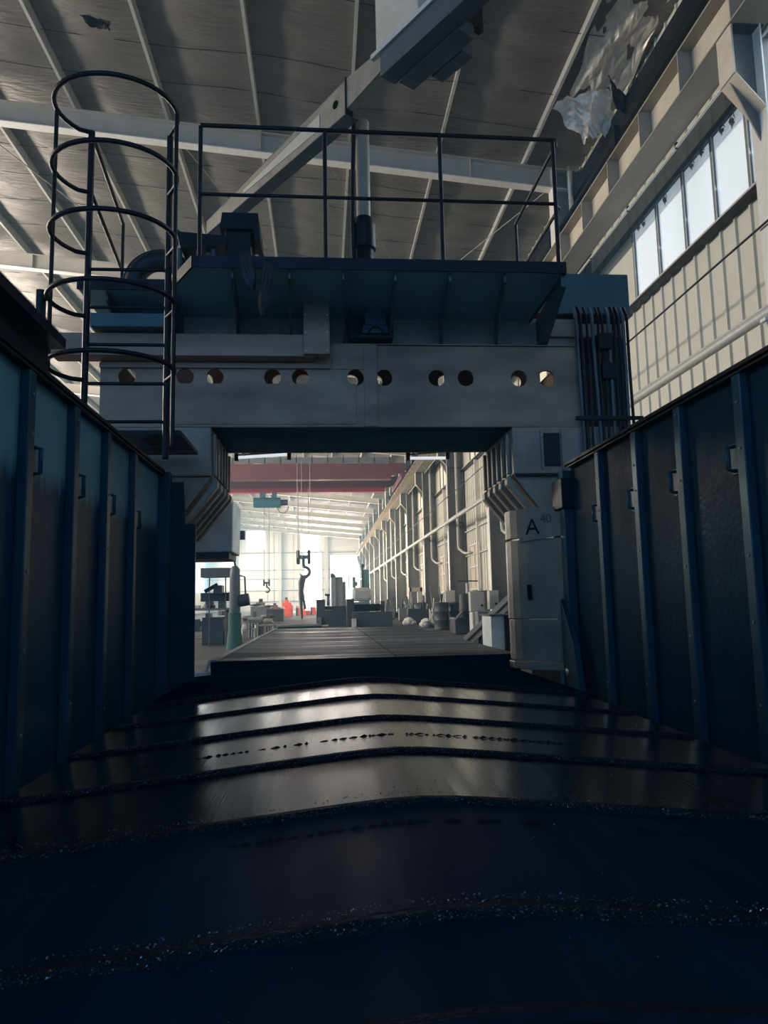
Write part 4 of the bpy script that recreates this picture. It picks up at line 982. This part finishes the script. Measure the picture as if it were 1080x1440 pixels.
MB().tube([p(643, 817, 21), p(672, 817, 21)], .02, 6).build('crossbar', M_machdark, sp)

# more clutter along the wall and by the left machines
random.seed(5)
for i, (x, y, lab) in enumerate(((3.75, 23.6, 'dark oil drum nearest the table in the wall clutter'), (4.25, 23.9, 'dark oil drum closer to the wall in the clutter'), (4.1, 31.5, 'rusty dark drum beside the farther wall column'))):
    d = MB().lathe([(.24, 0), (.25, .02), (.24, .05), (.24, .28), (.252, .30), (.24, .32), (.24, .56), (.252, .58), (.24, .60), (.24, .84), (.25, .86), (.23, .87)], (x, y, 0), 18).build('oil_drum', M_machdark)
    tag(d, lab, 'drum', 'oil drums in the wall clutter')
for i in range(9):
    x = 3.5 + (i * 7 % 5) * .27; y = 28.7 + i * 2.0; w_ = U(.3, .6); h_ = U(.3, .75)
    t = thing('parts_crate', 'dark steel parts crate by the wall, %s counted from the gantry' % ORD[i], 'crate', (x, y, 0), 'parts crates along the wall')
    m_ = random.choice([M_machdark, M_machdark, M_mach, M_black])
    cm = MB().box(x - w_ / 2, y, .06, x + w_ / 2, y + .03, h_).box(x - w_ / 2, y + .5, .06, x + w_ / 2, y + .53, h_).box(x - w_ / 2, y + .03, .06, x - w_ / 2 + .03, y + .5, h_).box(x + w_ / 2 - .03, y + .03, .06, x + w_ / 2, y + .5, h_).box(x - w_ / 2, y, .05, x + w_ / 2, y + .53, .08)
    cm.build('tub', m_, t)
    for sx in (-1, 1): MB().box(x + sx * (w_ / 2 - .06) - .03, y, 0, x + sx * (w_ / 2 - .06) + .03, y + .53, .05).build('skid', M_black, t)
    for q in range(4):
        xx = x + U(-.35, .35) * w_; MB().tube([(xx, y + U(.1, .4), .1), (xx + U(-.15, .15), y + U(.1, .4), h_ + U(.1, .5))], U(.02, .05), 6).build('bar_stock', random.choice([M_pipe, M_mach, M_machdark]), t)
wb = thing('work_bench', 'cluttered low work bench with small fittings left of the aisle', 'bench', (-3.6, 21, 0))
MB().box(-3.9, 21, .78, -2.6, 21.7, .84).build('bench_top', M_mach, wb)
for x in (-3.85, -2.7): MB().box(x, 21.05, 0, x + .06, 21.12, .78).build('leg', M_machdark, wb); MB().box(x, 21.6, 0, x + .06, 21.66, .78).build('leg', M_machdark, wb)
MB().box(-3.8, 21.1, .2, -2.7, 21.6, .24).build('shelf', M_machdark, wb)
for i in range(14):
    x = U(-3.8, -2.75); z = .84 if i % 2 else .24; a = U(.05, .14)
    if i % 3: MB().box(x - a, 21.2, z, x + a, 21.4, z + U(.08, .3)).build('fitting', random.choice([M_pale, M_mach, M_machdark, M_bag]), wb, bev=.01)
    else: MB().lathe([(a * .8, 0), (a * .8, .1), (a * .4, .12), (a * .4, .25)], (x, 21.3, z), 10).build('fitting', random.choice([M_mach, M_machdark]), wb)
for i, (x, y, lab) in enumerate(((-2.15, 25.5, 'grey flanged casting on the floor left of the aisle, nearest one'), (-2.75, 27.5, 'grey flanged casting on the floor left of the aisle, middle one'), (-2.2, 30.0, 'grey flanged casting on the floor left of the aisle, farthest one'))):
    t = thing('flanged_casting', lab, 'casting', (x, y, 0), 'flanged castings left of the aisle')
    MB().lathe([(.34, 0), (.34, .08), (.22, .1), (.18, .4), (.30, .42), (.30, .5), (.1, .52)], (x, y, 0), 16).build('body', M_mach, t)
    for q in range(6): MB().tube([(x + .27 * math.cos(q * 1.047), y + .27 * math.sin(q * 1.047), .08), (x + .27 * math.cos(q * 1.047), y + .27 * math.sin(q * 1.047), .13)], .03, 6).build('bolt', M_pale, t)

# thin workshop haze filling the hall
hm_ = bpy.data.materials.new('workshop_haze'); hm_.use_nodes = True; nt = hm_.node_tree; nt.nodes.clear()
vo = nt.nodes.new('ShaderNodeVolumeScatter'); vo.inputs['Color'].default_value = (.38, .74, 1, 1); vo.inputs['Density'].default_value = HAZE; vo.inputs['Anisotropy'].default_value = 0.0
ou = nt.nodes.new('ShaderNodeOutputMaterial'); nt.links.new(vo.outputs[0], ou.inputs['Volume'])
hz = MB().box(XL + .05, HY0 + .3, .001, XW - .0, HY1 - .02, 12.5).build('haze', hm_, kind='structure')
